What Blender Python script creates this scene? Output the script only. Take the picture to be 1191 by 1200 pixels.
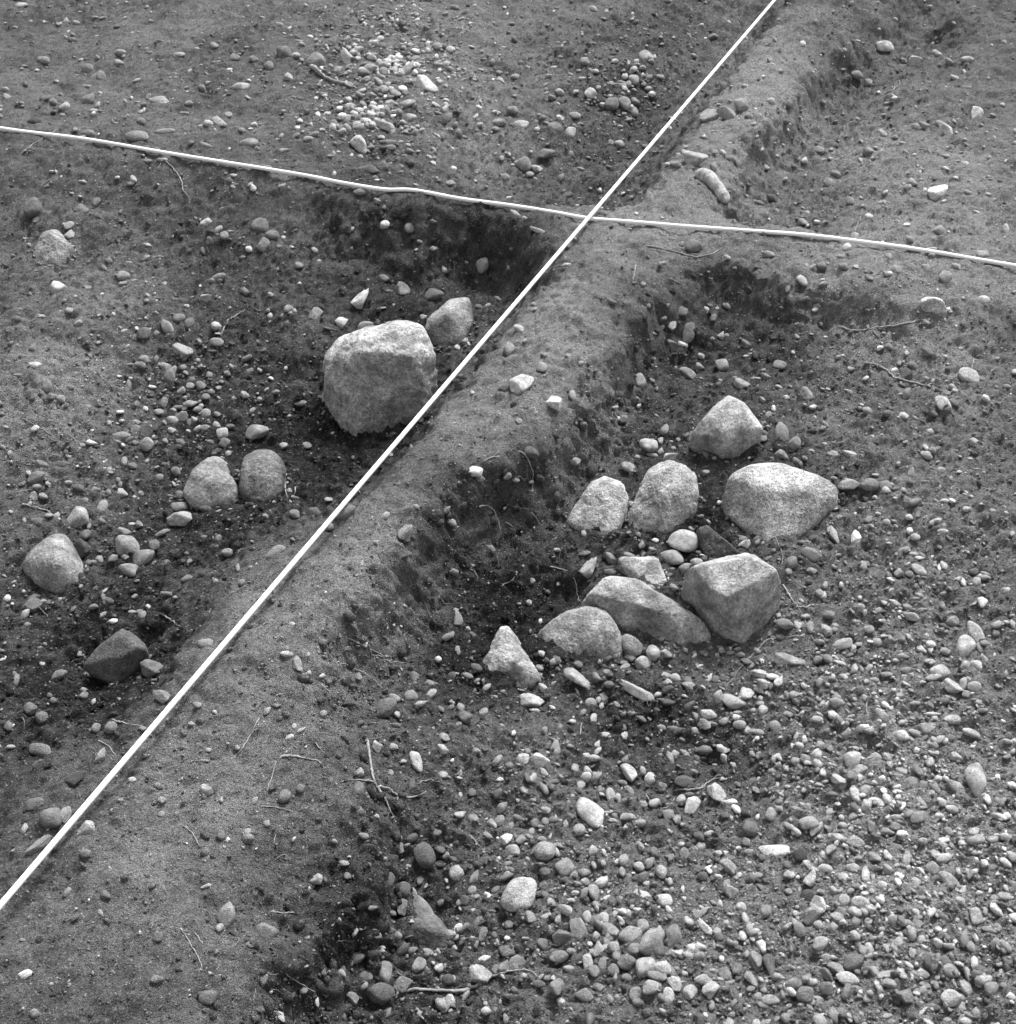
import bpy, bmesh, math, random
import numpy as np
from mathutils import Vector

for _o in list(bpy.data.objects):
    bpy.data.objects.remove(_o)
SC = bpy.context.scene
COL = SC.collection
RS = np.random.RandomState(7)
random.seed(7)

# ------------------------------------------------------------------ camera
PITCH = math.radians(40.0)
CAM_H = 2.0
FPX = 1605.0                      # focal length in photograph pixels (1191 x 1200)
cam_data = bpy.data.cameras.new('camera')
cam = bpy.data.objects.new('camera', cam_data)
COL.objects.link(cam)
cam.location = (0, 0, CAM_H)
cam.rotation_euler = (math.pi / 2 - PITCH, 0, 0)
cam_data.sensor_fit = 'VERTICAL'
cam_data.angle = 2 * math.atan(600.0 / FPX)
cam_data.clip_start = 0.05
cam_data.clip_end = 300
SC.camera = cam

# ------------------------------------------------------------------ sky, sun, exposure
SUN_EL, SUN_AZ = 50.0, 22.0       # azimuth measured clockwise from +Y (away from the camera)
world = bpy.data.worlds.new('World')
SC.world = world
world.use_nodes = True
wn, wl = world.node_tree.nodes, world.node_tree.links
wn.clear()
w_out = wn.new('ShaderNodeOutputWorld')
w_bg = wn.new('ShaderNodeBackground')
w_bw = wn.new('ShaderNodeRGBToBW')            # black-and-white film: a grey sky
w_sky = wn.new('ShaderNodeTexSky')
w_sky.sky_type = 'NISHITA'
w_sky.sun_disc = False
w_sky.sun_elevation = math.radians(SUN_EL)
w_sky.sun_rotation = math.radians(SUN_AZ)
w_sky.dust_density = 4.0
wl.new(w_sky.outputs[0], w_bw.inputs[0])
wl.new(w_bw.outputs[0], w_bg.inputs[0])
wl.new(w_bg.outputs[0], w_out.inputs[0])
w_bg.inputs[1].default_value = 0.10
sun_data = bpy.data.lights.new('sun', 'SUN')
sun = bpy.data.objects.new('sun', sun_data)
COL.objects.link(sun)
sun_data.energy = 1.4
sun_data.angle = math.radians(14)
sun_data.color = (1, 1, 1)
_el, _az = math.radians(SUN_EL), math.radians(SUN_AZ)
_to_sun = Vector((math.sin(_az) * math.cos(_el), math.cos(_az) * math.cos(_el), math.sin(_el)))
sun.rotation_euler = _to_sun.to_track_quat('Z', 'Y').to_euler()
SC.view_settings.view_transform = 'Standard'
SC.view_settings.look = 'None'
SC.view_settings.gamma = 1.0
SC.view_settings.use_curve_mapping = False
SC.view_settings.exposure = 1.7

# ------------------------------------------------------------------ helpers: noise, rays
class Noise:
    """value noise on a periodic random lattice"""
    def __init__(self, seed):
        self.t = np.random.RandomState(seed).rand(128, 128) * 2 - 1
    def __call__(self, x, y):
        xi, yi = np.floor(x), np.floor(y)
        fx, fy = x - xi, y - yi
        fx = fx * fx * fx * (fx * (fx * 6 - 15) + 10)
        fy = fy * fy * fy * (fy * (fy * 6 - 15) + 10)
        i, j = xi.astype(int) % 128, yi.astype(int) % 128
        i1, j1 = (i + 1) % 128, (j + 1) % 128
        t = self.t
        return (t[i, j] * (1 - fx) + t[i1, j] * fx) * (1 - fy) + (t[i, j1] * (1 - fx) + t[i1, j1] * fx) * fy
def fbm(x, y, freq, octv, seed, gain=0.5):
    a, s = 1.0, 0.0
    for k in range(octv):
        c, sn = math.cos(0.7 * k + seed), math.sin(0.7 * k + seed)
        s = s + a * Noise(seed * 31 + k)((x * c - y * sn) * freq + 17.3 * k, (x * sn + y * c) * freq + 5.1 * k)
        a *= gain; freq *= 2.03
    return s

class Noise3:
    def __init__(self, seed):
        self.t = np.random.RandomState(seed).rand(48, 48, 48).astype(np.float32) * 2 - 1
    def __call__(self, x, y, z):
        out = 0
        c = [np.floor(v) for v in (x, y, z)]
        f = [v - k for v, k in zip((x, y, z), c)]
        f = [v * v * (3 - 2 * v) for v in f]
        c = [k.astype(int) % 48 for k in c]
        for i in (0, 1):
            for j in (0, 1):
                for k in (0, 1):
                    w = (f[0] if i else 1 - f[0]) * (f[1] if j else 1 - f[1]) * (f[2] if k else 1 - f[2])
                    out = out + w * self.t[(c[0] + i) % 48, (c[1] + j) % 48, (c[2] + k) % 48]
        return out
CT, ST = math.cos(PITCH), math.sin(PITCH)
FWD = np.array([0, CT, -ST]); UPV = np.array([0, ST, CT]); RGT = np.array([1.0, 0, 0])
CAMP = np.array([0, 0, CAM_H])
def ray(px, py):
    px = np.asarray(px, float); py = np.asarray(py, float)
    return ((px - 595.5) / FPX)[..., None] * RGT + ((600 - py) / FPX)[..., None] * UPV + FWD
def on_plane(px, py, z):
    d = ray(px, py)
    t = (np.asarray(z, float) - CAM_H) / d[..., 2]
    return CAMP + d * t[..., None]
def to_px(P):
    q = np.asarray(P) - CAMP
    dep = q @ FWD
    return 595.5 + FPX * (q @ RGT) / dep, 600 - FPX * (q @ UPV) / dep

# ------------------------------------------------------------------ terrain: surveyed heights (photo point, height in m)
TP = []
def line(pts, z=None, n=3):
    """survey line; points (x, y[, z]) densified"""
    p = [(a[0], a[1], a[2] if len(a) > 2 else z) for a in pts]
    for a, b in zip(p[:-1], p[1:]):
        for k in range(n):
            t = k / n
            TP.append(tuple(a[i] * (1 - t) + b[i] * t for i in range(3)))
    TP.append(p[-1])
# diagonal baulk, upper surface: left edge, middle, right edge
line([(655,300),(640,318),(600,368),(560,416),(520,464),(470,524),(420,578),(370,628),(300,690),(228,752),(190,818),(130,890),(70,965),(20,1020)], -.012, 2)
line([(720,300),(660,390),(600,450),(540,510),(470,580),(400,660),(330,740),(270,830),(200,930),(130,1040),(60,1140),(20,1230)], .008, 2)
line([(800,312),(768,348),(745,392),(712,430),(696,470),(645,518),(590,548),(534,581),(490,620),(455,665),(425,703),(395,742),(356,807),(330,870),(300,930),(272,985),(255,1040),(255,1092),(262,1150),(268,1230)], -.012, 2)
# foot of its right face
for q in [(345,900,-.02),(385,905,-.04),(335,985,-.03),(395,985,-.06),(425,1000,-.08),(385,1040,-.08),(310,1060,-.05),(340,1085,-.07)]: TP.append(q)
# cross baulk, right arm
line([(690,262),(760,285),(850,292),(950,302),(1050,318),(1150,338),(1250,350)], .003, 2)
line([(715,240),(790,252),(862,258),(950,268),(1020,272),(1100,281),(1150,286),(1250,300)], -.012, 2)
line([(800,312),(860,316),(920,330),(990,342),(1060,356),(1150,364),(1250,375)], -.012, 2)
# cross baulk, left arm
line([(690,256),(600,246),(500,235),(400,217),(300,199),(200,184),(100,168),(0,152),(-90,138)], .003, 2)
line([(640,285),(600,268),(540,258),(480,247),(400,231),(300,208),(200,197),(100,188),(0,180),(-90,170)], -.01, 2)
line([(690,241),(600,233),(520,222),(430,209),(330,190)], -.012, 2)
# upper arm of the diagonal baulk
line([(725,238),(768,207),(788,172),(814,132),(845,95),(872,62),(893,35),(925,-10)], -.008, 2)
line([(862,240),(868,198),(884,165),(925,132),(942,100),(968,72),(1003,45),(1065,-5)], -.012, 2)
line([(790,240),(830,160),(880,100),(930,50),(990,-10)], .01, 2)
# lower right pit
for q in [(790,450,-0.133),(850,470,-0.141),(950,470,-0.126),(1060,480,-0.104),(1150,500,-0.081),(1240,520,-0.059),(700,650,-0.178),(560,760,-0.200),(545,800,-0.185),(600,730,-0.200),(600,830,-0.185),(650,705,-0.200),(680,668,-0.178),(760,640,-0.178),(850,620,-0.163),(950,650,-0.148),(1050,600,-0.118),(1150,620,-0.096),(1240,640,-0.074),(900,760,-0.163),(1000,760,-0.141),(1100,760,-0.118),(1200,780,-0.096),(800,820,-0.178),(700,830,-0.189),(750,885,-0.207),(850,905,-0.207),(890,930,-0.192),(600,900,-0.178),(680,950,-0.185),(950,890,-0.148),(1100,900,-0.126),(540,900,-0.163),(600,1000,-0.185),(520,1050,-0.192),(700,1060,-0.178),(850,1000,-0.185),(1000,1000,-0.148),(1150,1000,-0.118),(600,1190,-0.178),(800,1190,-0.163),(1000,1190,-0.141),(1180,1190,-0.118),(480,1120,-0.200),(440,1190,-0.192),(700,1300,-0.163),(1000,1300,-0.133)]: TP.append(q)
# upper right pit
for q in [(965,252,-.11),(1000,225,-.08),(1045,180,-.06),(1100,200,-.04),(1150,225,-.03),(1240,230,-.02),(1100,120,-.05),(1150,60,-.03),(1060,105,-.07),(1040,250,-.08),(1120,20,-.03)]: TP.append(q)
# upper pit
for q in [(500,195,-.08),(540,160,-.1),(650,165,-.12),(600,100,-.1),(700,100,-.1),(750,70,-.08),(500,105,-.05),(445,85,-.02),(420,150,-.03),(440,188,-.06),(350,120,-.03),(250,120,-.03),(150,120,-.03),(60,100,-.03),(60,60,-.02),(300,60,0),(200,145,-.04),(450,30,-.02),(600,20,-.05),(750,10,-.05),(-60,90,-.02)]: TP.append(q)
# left pit
for q in [(380,400,-0.158),(300,450,-0.173),(200,430,-0.158),(250,500,-0.187),(450,515,-0.202),(350,520,-0.187),(200,480,-0.176),(60,355,-0.079),(100,375,-0.086),(60,430,-0.094),(50,500,-0.108),(120,425,-0.122),(130,560,-0.158),(50,580,-0.144),(230,600,-0.173),(330,565,-0.158),(150,650,-0.158),(180,710,-0.137),(60,720,-0.166),(255,640,-0.122),(300,622,-0.101),(350,592,-0.086),(205,680,-0.108),(235,715,-0.043),(150,800,-0.144),(190,768,-0.122),(60,800,-0.122),(110,720,-0.151),(60,880,-0.072),(120,855,-0.058),(20,950,-0.036),(165,815,-0.058),(400,560,-0.108),(430,545,-0.130),(500,470,-0.173),(560,405,-0.173),(-60,420,-0.072),(-60,600,-0.130),(-60,800,-0.086)]: TP.append(q)

TOFF = []
def bank(pts, side, prof):
    """a dug face: from an edge line (photo points on the baulk top; third value scales the depth) down a profile [(distance out, drop)]"""
    q = np.array([(a[0], a[1], a[2] if len(a) > 2 else 1.0) for a in pts], float)
    n = 4 * (len(q) - 1) + 1
    s_ = np.linspace(0, len(q) - 1, n)
    e = np.stack([np.interp(s_, np.arange(len(q)), q[:, k]) for k in range(3)], 1)
    W = on_plane(e[:, 0], e[:, 1], -.012)[:, :2]
    t = np.gradient(W, axis=0)
    for _ in range(3): t[1:-1] = (t[:-2] + t[1:-1] * 2 + t[2:]) / 4
    t /= np.linalg.norm(t, axis=1)[:, None]
    nr = np.stack([t[:, 1], -t[:, 0]], 1) * side
    for k in range(n):
        for (o, d) in prof:
            f = 1 + .22 * math.sin(k * 2.4 + o * 40)
            TOFF.append((W[k, 0] + nr[k, 0] * o * f, W[k, 1] + nr[k, 1] * o * f, -.012 - d * e[k, 2]))
STEEP = [(.028, .075), (.06, .115), (.12, .15)]
bank([(820,318,.6),(768,348),(745,392),(712,430),(696,470),(645,518),(590,548),(534,581),(490,620),(455,665),(425,703),(395,742,.9),(366,800,.7)], -1, STEEP)
bank([(425,905,.5),(440,950,.7),(438,1000,.8),(420,1035,.8),(370,1085,.8),(335,1130,.8),(320,1190,.8)], -1, [(.0, .08), (.025, .16), (.05, .2)])
bank([(830,312,.8),(880,318),(930,332),(990,342,.9),(1060,356,.75),(1150,364,.6),(1250,375,.5)], 1, [(.034, .05), (.09, .095), (.17, .122)])
bank([(640,300,1.1),(605,268,1.1),(560,260,1.05)], -1, [(.03, .07), (.07, .12), (.13, .155)])
bank([(520,253),(480,247,.95),(400,231,.85)], -1, [(.045, .045), (.11, .09), (.22, .145)])
bank([(370,222,.8),(300,208,.75),(200,197,.7),(100,188,.65),(0,180,.6),(-90,170,.6)], -1, [(.09, .045), (.22, .09), (.38, .14)])
bank([(862,240),(868,198),(884,165),(925,132),(942,100),(968,72),(1003,45,.9),(1065,-5,.8)], 1, [(.03, .075), (.07, .115), (.14, .135)])
bank([(740,233),(768,207),(788,172),(814,132),(845,95),(872,62),(893,35),(925,-10)], -1, [(.03, .08), (.08, .13)])
bank([(725,240),(690,241),(600,233),(540,224,.7),(490,217,.4)], 1, [(.03, .07), (.08, .12)])
bank([(862,258),(900,262),(950,268,.9),(1000,272,.6)], -1, [(.03, .06), (.08, .10)])
bank([(640,318),(600,368),(560,416),(520,464),(470,524),(420,578,.8)], 1, [(.03, .09), (.07, .14), (.12, .165)])

tp = np.array(TP, float)
TW = on_plane(tp[:, 0], tp[:, 1], tp[:, 2])
ring = []
for rad in (9, 18, 40):
    for k in range(14):
        a = 2 * math.pi * k / 14
        ring.append((rad * math.sin(a), 3 + rad * math.cos(a), -0.03))
for x in (-2.2, -1, 0.6, 1.6, 2.6):
    ring.append((x, -0.6, -0.02 if x < 0 else -0.12))
TW = np.vstack([TW, np.array(TOFF), np.array(ring)])
_d = np.hypot(TW[:, None, 0] - TW[None, :, 0], TW[:, None, 1] - TW[None, :, 1])
_n = len(TW)
_A = np.zeros((_n + 1, _n + 1))
_A[:_n, :_n] = _d + np.eye(_n) * -0.004
_A[_n, :_n] = 1; _A[:_n, _n] = 1
_W = np.linalg.solve(_A, np.append(TW[:, 2], 0))
def base_height(x, y):
    xf, yf = x.ravel(), y.ravel()
    out = np.empty_like(xf)
    for k in range(0, len(xf), 20000):
        s = slice(k, k + 20000)
        r = np.hypot(xf[s, None] - TW[None, :, 0], yf[s, None] - TW[None, :, 1])
        out[s] = r @ _W[:_n] + _W[_n]
    return out.reshape(x.shape)

# graded grid: fine over the dig, growing outwards
def grow(start, step, ratio, limit):
    v, s = [], step
    while start < limit:
        start += s; s *= ratio; v.append(start)
    return v
gx = np.arange(-2.35, 2.451, 0.0066)
gx = np.array([-v for v in grow(2.35, .012, 1.35, 60)][::-1] + list(gx) + grow(gx[-1], .012, 1.35, 60))
ycore, s = [0.75], 0.0050
while ycore[-1] < 6.1:
    ycore.append(ycore[-1] + s); s = min(0.013, 0.0050 + 0.0021 * max(0, ycore[-1] - 1.4))
gy = np.array([-v for v in grow(-0.75, .012, 1.35, 60)][::-1] + ycore + grow(ycore[-1], .02, 1.35, 60))
GX, GY = np.meshgrid(gx, gy, indexing='ij')
wx = 0.012 * fbm(GX, GY, 9, 3, 3) + 0.004 * fbm(GX, GY, 60, 2, 4)
wy = 0.012 * fbm(GX, GY, 9, 3, 5) + 0.004 * fbm(GX, GY, 60, 2, 6)
HZ = base_height(GX + wx, GY + wy)
_gy = np.gradient(HZ, axis=1) / np.gradient(GY, axis=1)
_gx = np.gradient(HZ, axis=0) / np.gradient(GX, axis=0)
slope = np.clip(np.hypot(_gx, _gy), 0, 2.0)
core = np.clip(1 - (np.hypot(GX, GY - 3.2) - 4) / 4, 0, 1)
steep = np.clip((slope - 0.3) / 0.8, 0, 1)
pitness = np.clip((-0.03 - HZ) / 0.08, 0, 1)
rough = fbm(GX, GY, 6, 3, 11)
clod = np.abs(fbm(GX, GY, 22, 4, 12, 0.6))
HZ = HZ + 0.010 * rough + core * (0.0035 * fbm(GX, GY, 28, 3, 14) + (0.0016 + 0.0018 * pitness) * fbm(GX, GY, 90, 3, 13, 0.6))
HZ += core * 0.006 * pitness * (1 - steep) * (clod - 0.35)
HZ += core * (.0030 + .0030 * pitness) * (1 - .5 * steep) * np.abs(fbm(GX, GY, 48, 2, 16, .7)) * np.clip(1 + 1.2 * fbm(GX, GY, 5, 2, 24), .2, 2)
HZ -= core * .004 * np.clip(fbm(GX, GY, 34, 2, 25) - .35, 0, 1) * 2.2
# earth banked round the feet of the boulders: (photo point of the foot, half width px, height)
for (mx, my, mr, mh) in [(440,500,62,.03),(520,400,34,.03),(62,698,40,.03),(140,792,36,.03),(245,592,36,.035),(305,586,32,.04),(702,622,38,.035),(775,626,44,.025),(752,684,28,.02),(770,750,62,.03),(682,778,50,.025),(596,803,40,.03),
                         (855,530,40,.025),(915,632,62,.03),(865,752,45,.012),(62,306,30,.03),(500,1108,34,.02),(950,600,40,.04),(1093,370,22,.02),(450,95,60,.03),(420,130,40,.02),(335,480,50,.05),(395,500,36,.05),(572,752,28,-.06),(610,722,26,-.06),(655,702,24,-.05),(176,778,20,-.06),(850,905,60,-.02)]:
    c_ = on_plane(mx, my, -.2); un_ = float((c_ - CAMP) @ FWD) / FPX
    el_ = math.atan2(CAM_H + .2, c_[1])
    HZ += .8 * mh * np.exp(-(((GX - c_[0]) / (mr * un_)) ** 2 + ((GY - c_[1] - .75 * mr * un_) / (mr * un_ * 1.0)) ** 2) * 1.0) * (1 + .5 * fbm(GX, GY, 18, 3, 19))
_gy = np.gradient(HZ, axis=1) / np.gradient(GY, axis=1)
_gx = np.gradient(HZ, axis=0) / np.gradient(GX, axis=0)
for _ in range(2):
    for g_ in (_gx, _gy):
        g_[1:-1, 1:-1] = (g_[1:-1, 1:-1] * 2 + g_[:-2, 1:-1] + g_[2:, 1:-1] + g_[1:-1, :-2] + g_[1:-1, 2:]) / 6
_nl = np.sqrt(1 + _gx ** 2 + _gy ** 2)
# humps, scuffs and clod patches
HZ += core * (.007 * fbm(GX, GY, 11, 2, 41) - .010 * np.clip(np.abs(fbm(GX, GY, 8, 2, 42)) - .55, 0, 1))
patch = np.clip(fbm(GX, GY, 3.2, 3, 43) * 1.6 + .1 + .5 * pitness, 0, 1)
HZ += core * patch * (1 - .5 * steep) * .011 * (np.abs(fbm(GX, GY, 27, 2, 44, .5)) - .3)
lump = Noise3(71)(GX * 17, GY * 17, HZ * 17)
grain_ = np.abs(Noise3(72)(GX * 42, GY * 42, HZ * 42)) + .6 * np.abs(Noise3(73)(GX * 78 + 3, GY * 78, HZ * 78))
face = core * ((.0022 + .009 * steep) * lump + (.0045 + .007 * steep + .003 * pitness) * (grain_ - .45) * np.clip(1 + .9 * fbm(GX, GY, 4, 2, 26), .25, 2))
GXD, GYD = GX - _gx / _nl * face, GY - _gy / _nl * face
HZ = HZ + face / _nl
def grid_lookup(arr, x, y):
    fi = np.interp(x, gx, np.arange(len(gx))); fj = np.interp(y, gy, np.arange(len(gy)))
    i = np.minimum(fi.astype(int), len(gx) - 2); j = np.minimum(fj.astype(int), len(gy) - 2)
    u, v = fi - i, fj - j
    return (arr[i, j] * (1 - u) + arr[i + 1, j] * u) * (1 - v) + (arr[i, j + 1] * (1 - u) + arr[i + 1, j + 1] * u) * v
def ground_z(x, y): return grid_lookup(HZ, np.asarray(x, float), np.asarray(y, float))
def at(px, py):
    """points of the ground seen at photo points"""
    px = np.atleast_1d(np.asarray(px, float)); py = np.atleast_1d(np.asarray(py, float))
    d = ray(px, py)
    t0 = (0.10 - CAM_H) / d[:, 2]; t1 = (-0.42 - CAM_H) / d[:, 2]
    done = np.zeros(len(px), bool); tf = t1.copy()
    prev_t, prev_g = t0, None
    for k in range(131):
        t = t0 + (t1 - t0) * k / 130
        P = CAMP + d * t[:, None]
        g = P[:, 2] - ground_z(P[:, 0], P[:, 1])
        if prev_g is not None:
            hit = (~done) & (g <= 0)
            w = prev_g / np.maximum(prev_g - g, 1e-9)
            tf = np.where(hit, prev_t + (t - prev_t) * w, tf)
            done |= hit
        prev_t, prev_g = t, g
    return CAMP + d * tf[:, None]

# ------------------------------------------------------------------ materials
def new_mat(name):
    m = bpy.data.materials.new(name); m.use_nodes = True
    nt = m.node_tree
    b = nt.nodes['Principled BSDF']
    b.inputs['Roughness'].default_value = 0.95
    b.inputs['Specular IOR Level'].default_value = 0.25
    return m, nt, b
def nd(nt, typ, **kw):
    n = nt.nodes.new(typ)
    for k, v in kw.items():
        if k in ('Scale', 'Detail', 'Roughness', 'Distortion', 'Randomness', 'Strength', 'Distance'): n.inputs[k].default_value = v
        else: setattr(n, k, v)
    return n
def math_node(nt, op, a, b=None, clamp=False):
    n = nt.nodes.new('ShaderNodeMath'); n.operation = op; n.use_clamp = clamp
    for i, v in enumerate((a, b)):
        if v is None: continue
        if isinstance(v, (int, float)): n.inputs[i].default_value = v
        else: nt.links.new(v, n.inputs[i])
    return n.outputs[0]
def maprange(nt, v, a, b, c, d):
    n = nt.nodes.new('ShaderNodeMapRange'); n.clamp = True
    nt.links.new(v, n.inputs[0])
    for i, q in enumerate((a, b, c, d)): n.inputs[i + 1].default_value = q
    return n.outputs[0]
def tex(nt, vec, typ, **kw):
    n = nd(nt, typ, **kw)
    nt.links.new(vec, n.inputs['Vector'])
    return n.outputs['Fac'] if 'Fac' in n.outputs and typ == 'ShaderNodeTexNoise' else n.outputs['Distance']
def set_bump(nt, b, layers):
    prev = None
    for h, st, dist in layers:
        n = nd(nt, 'ShaderNodeBump', Strength=st, Distance=dist)
        nt.links.new(h, n.inputs['Height'])
        if prev: nt.links.new(prev, n.inputs['Normal'])
        prev = n.outputs[0]
    nt.links.new(prev, b.inputs['Normal'])

def soil_material():
    m, nt, b = new_mat('earth')
    co = nd(nt, 'ShaderNodeTexCoord').outputs['Object']
    at_ = nd(nt, 'ShaderNodeAttribute', attribute_name='dry_shade').outputs['Fac']
    big = tex(nt, co, 'ShaderNodeTexNoise', Scale=5, Detail=6, Roughness=.6)
    mid = tex(nt, co, 'ShaderNodeTexNoise', Scale=40, Detail=5, Roughness=.65)
    fine = tex(nt, co, 'ShaderNodeTexNoise', Scale=330, Detail=3, Roughness=.7)
    grain = tex(nt, co, 'ShaderNodeTexVoronoi', Scale=260, Randomness=1)
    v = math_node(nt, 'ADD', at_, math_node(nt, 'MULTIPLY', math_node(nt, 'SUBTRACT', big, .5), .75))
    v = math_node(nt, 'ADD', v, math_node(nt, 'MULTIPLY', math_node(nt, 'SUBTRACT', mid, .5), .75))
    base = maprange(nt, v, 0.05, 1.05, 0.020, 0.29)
    f2 = maprange(nt, fine, .3, .7, .62, 1.42)
    base = math_node(nt, 'MULTIPLY', base, f2)
    crumb = tex(nt, co, 'ShaderNodeTexNoise', Scale=125, Detail=4, Roughness=.75)
    base = math_node(nt, 'MULTIPLY', base, maprange(nt, crumb, .32, .68, .62, 1.4))
    cells = tex(nt, co, 'ShaderNodeTexVoronoi', Scale=95, Randomness=1)
    spk = maprange(nt, tex(nt, co, 'ShaderNodeTexNoise', Scale=210, Detail=1, Roughness=.4), .66, .73, 0, .20)
    base = math_node(nt, 'ADD', base, spk)
    nt.links.new(base, b.inputs['Base Color'])
    set_bump(nt, b, [(mid, .7, .035), (cells, .5, .012), (crumb, 1.0, .016), (grain, .8, .006), (fine, 1.0, .009)])
    return m
def stone_material(name, scale, contrast, use_attr=False, speck=0.5, dirt_max=.75, gain=1.0):
    m, nt, b = new_mat(name)
    co = nd(nt, 'ShaderNodeTexCoord').outputs['Object']
    if use_attr:
        tone = nd(nt, 'ShaderNodeAttribute', attribute_name='tone').outputs['Fac']
        vec = co
    else:
        oi = nd(nt, 'ShaderNodeObjectInfo')
        tone = math_node(nt, 'MULTIPLY', oi.outputs['Color'], 1.0)
        geo = nd(nt, 'ShaderNodeNewGeometry')
        sc = nd(nt, 'ShaderNodeVectorMath', operation='SCALE')
        nt.links.new(geo.outputs['Position'], sc.inputs[0])
        nt.links.new(maprange(nt, oi.outputs['Random'], 0, 1, .55, 1.35), sc.inputs['Scale'])
        vec = sc.outputs[0]
    n1 = tex(nt, vec, 'ShaderNodeTexNoise', Scale=scale, Detail=6, Roughness=.65)
    n2 = tex(nt, vec, 'ShaderNodeTexNoise', Scale=scale * 7, Detail=3, Roughness=.7)
    vo = tex(nt, vec, 'ShaderNodeTexVoronoi', Scale=scale * 9, Randomness=1)
    k = maprange(nt, n1, .3, .7, 1 - contrast, 1 + contrast)
    k = math_node(nt, 'MULTIPLY', k, maprange(nt, n2, .3, .7, 1 - speck, 1 + speck))
    k = math_node(nt, 'MULTIPLY', k, maprange(nt, vo, .1, .6, 1 - speck * .35, 1 + speck * .25))
    n3 = tex(nt, vec, 'ShaderNodeTexNoise', Scale=scale * 22, Detail=2, Roughness=.8)
    sp3 = maprange(nt, n3, .36, .64, -speck, speck * .9)
    if not use_attr:
        sp3 = math_node(nt, 'MULTIPLY', sp3, maprange(nt, math_node(nt, 'FRACT', math_node(nt, 'MULTIPLY', oi.outputs['Random'], 7.3)), 0, 1, .15, 1.5))
    k = math_node(nt, 'MULTIPLY', k, math_node(nt, 'ADD', sp3, 1.0))
    col = math_node(nt, 'MULTIPLY', tone, k)
    vein = maprange(nt, tex(nt, vec, 'ShaderNodeTexNoise', Scale=scale * 2.4, Detail=8, Roughness=.8), .58, .68, 1, 1 - speck)
    col = math_node(nt, 'MULTIPLY', col, vein)
    # clinging earth
    dirt = maprange(nt, tex(nt, vec, 'ShaderNodeTexNoise', Scale=scale * .55, Detail=7, Roughness=.7), .50, .68, 0, dirt_max)
    mx = nd(nt, 'ShaderNodeMix', data_type='FLOAT')
    nt.links.new(dirt, mx.inputs[0]); nt.links.new(col, mx.inputs[2]); mx.inputs[3].default_value = .085
    nt.links.new(math_node(nt, 'MULTIPLY', mx.outputs[0], gain), b.inputs['Base Color'])
    set_bump(nt, b, [(n1, .45, .025), (n2, .7, .007), (n3, .6, .003)])
    b.inputs['Roughness'].default_value = .85
    return m
def plain_material(name, lo, hi, scale, bump):
    m, nt, b = new_mat(name)
    co = nd(nt, 'ShaderNodeTexCoord').outputs['Object']
    n = tex(nt, co, 'ShaderNodeTexNoise', Scale=scale, Detail=5, Roughness=.65)
    nt.links.new(maprange(nt, n, .3, .7, lo, hi), b.inputs['Base Color'])
    set_bump(nt, b, [(n, bump, .002)])
    return m
M_EARTH = soil_material()
M_BOULDER = stone_material('granite_boulder', 20, .6, speck=.45, dirt_max=.85, gain=1.18)
M_STONE = stone_material('field_stone', 55, .38, speck=.3, dirt_max=.55, gain=1.5)
M_PEBBLE = stone_material('pebble_stone', 70, .35, True, speck=.3, dirt_max=.45, gain=1.4)
M_ROOT = plain_material('dead_root', .13, .36, 120, .5)
M_BARK = plain_material('dark_bark', .14, .34, 90, .6)
M_CORD = plain_material('white_cord', .86, .92, 400, .3)

def tag(o, label, cat, group=None, kind=None):
    if label: o['label'] = label
    if cat: o['category'] = cat
    if group: o['group'] = group
    if kind: o['kind'] = kind
def mesh_from(name, V, F, mat, smooth=True):
    me = bpy.data.meshes.new(name)
    V = np.asarray(V, np.float32); F = np.asarray(F, np.int32)
    me.vertices.add(len(V)); me.vertices.foreach_set('co', V.ravel())
    k = F.shape[1]
    me.loops.add(F.size); me.loops.foreach_set('vertex_index', F.ravel())
    me.polygons.add(len(F)); me.polygons.foreach_set('loop_start', np.arange(0, F.size, k, dtype=np.int32))
    me.polygons.foreach_set('loop_total', np.full(len(F), k, np.int32))
    if smooth: me.polygons.foreach_set('use_smooth', np.ones(len(F), bool))
    me.materials.append(mat)
    me.update(calc_edges=True)
    return me
def link(name, me, parent=None):
    o = bpy.data.objects.new(name, me); COL.objects.link(o)
    if parent: o.parent = parent
    return o
def point_attr(me, name, arr):
    a = me.attributes.new(name, 'FLOAT', 'POINT'); a.data.foreach_set('value', np.asarray(arr, np.float32))

# ------------------------------------------------------------------ ground
nxg, nyg = HZ.shape
idx = np.arange(nxg * nyg).reshape(nxg, nyg)
quads = np.stack([idx[:-1, :-1], idx[1:, :-1], idx[1:, 1:], idx[:-1, 1:]], -1).reshape(-1, 4)
me = mesh_from('ground', np.stack([GXD, GYD, HZ], -1).reshape(-1, 3), quads, M_EARTH)
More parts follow.
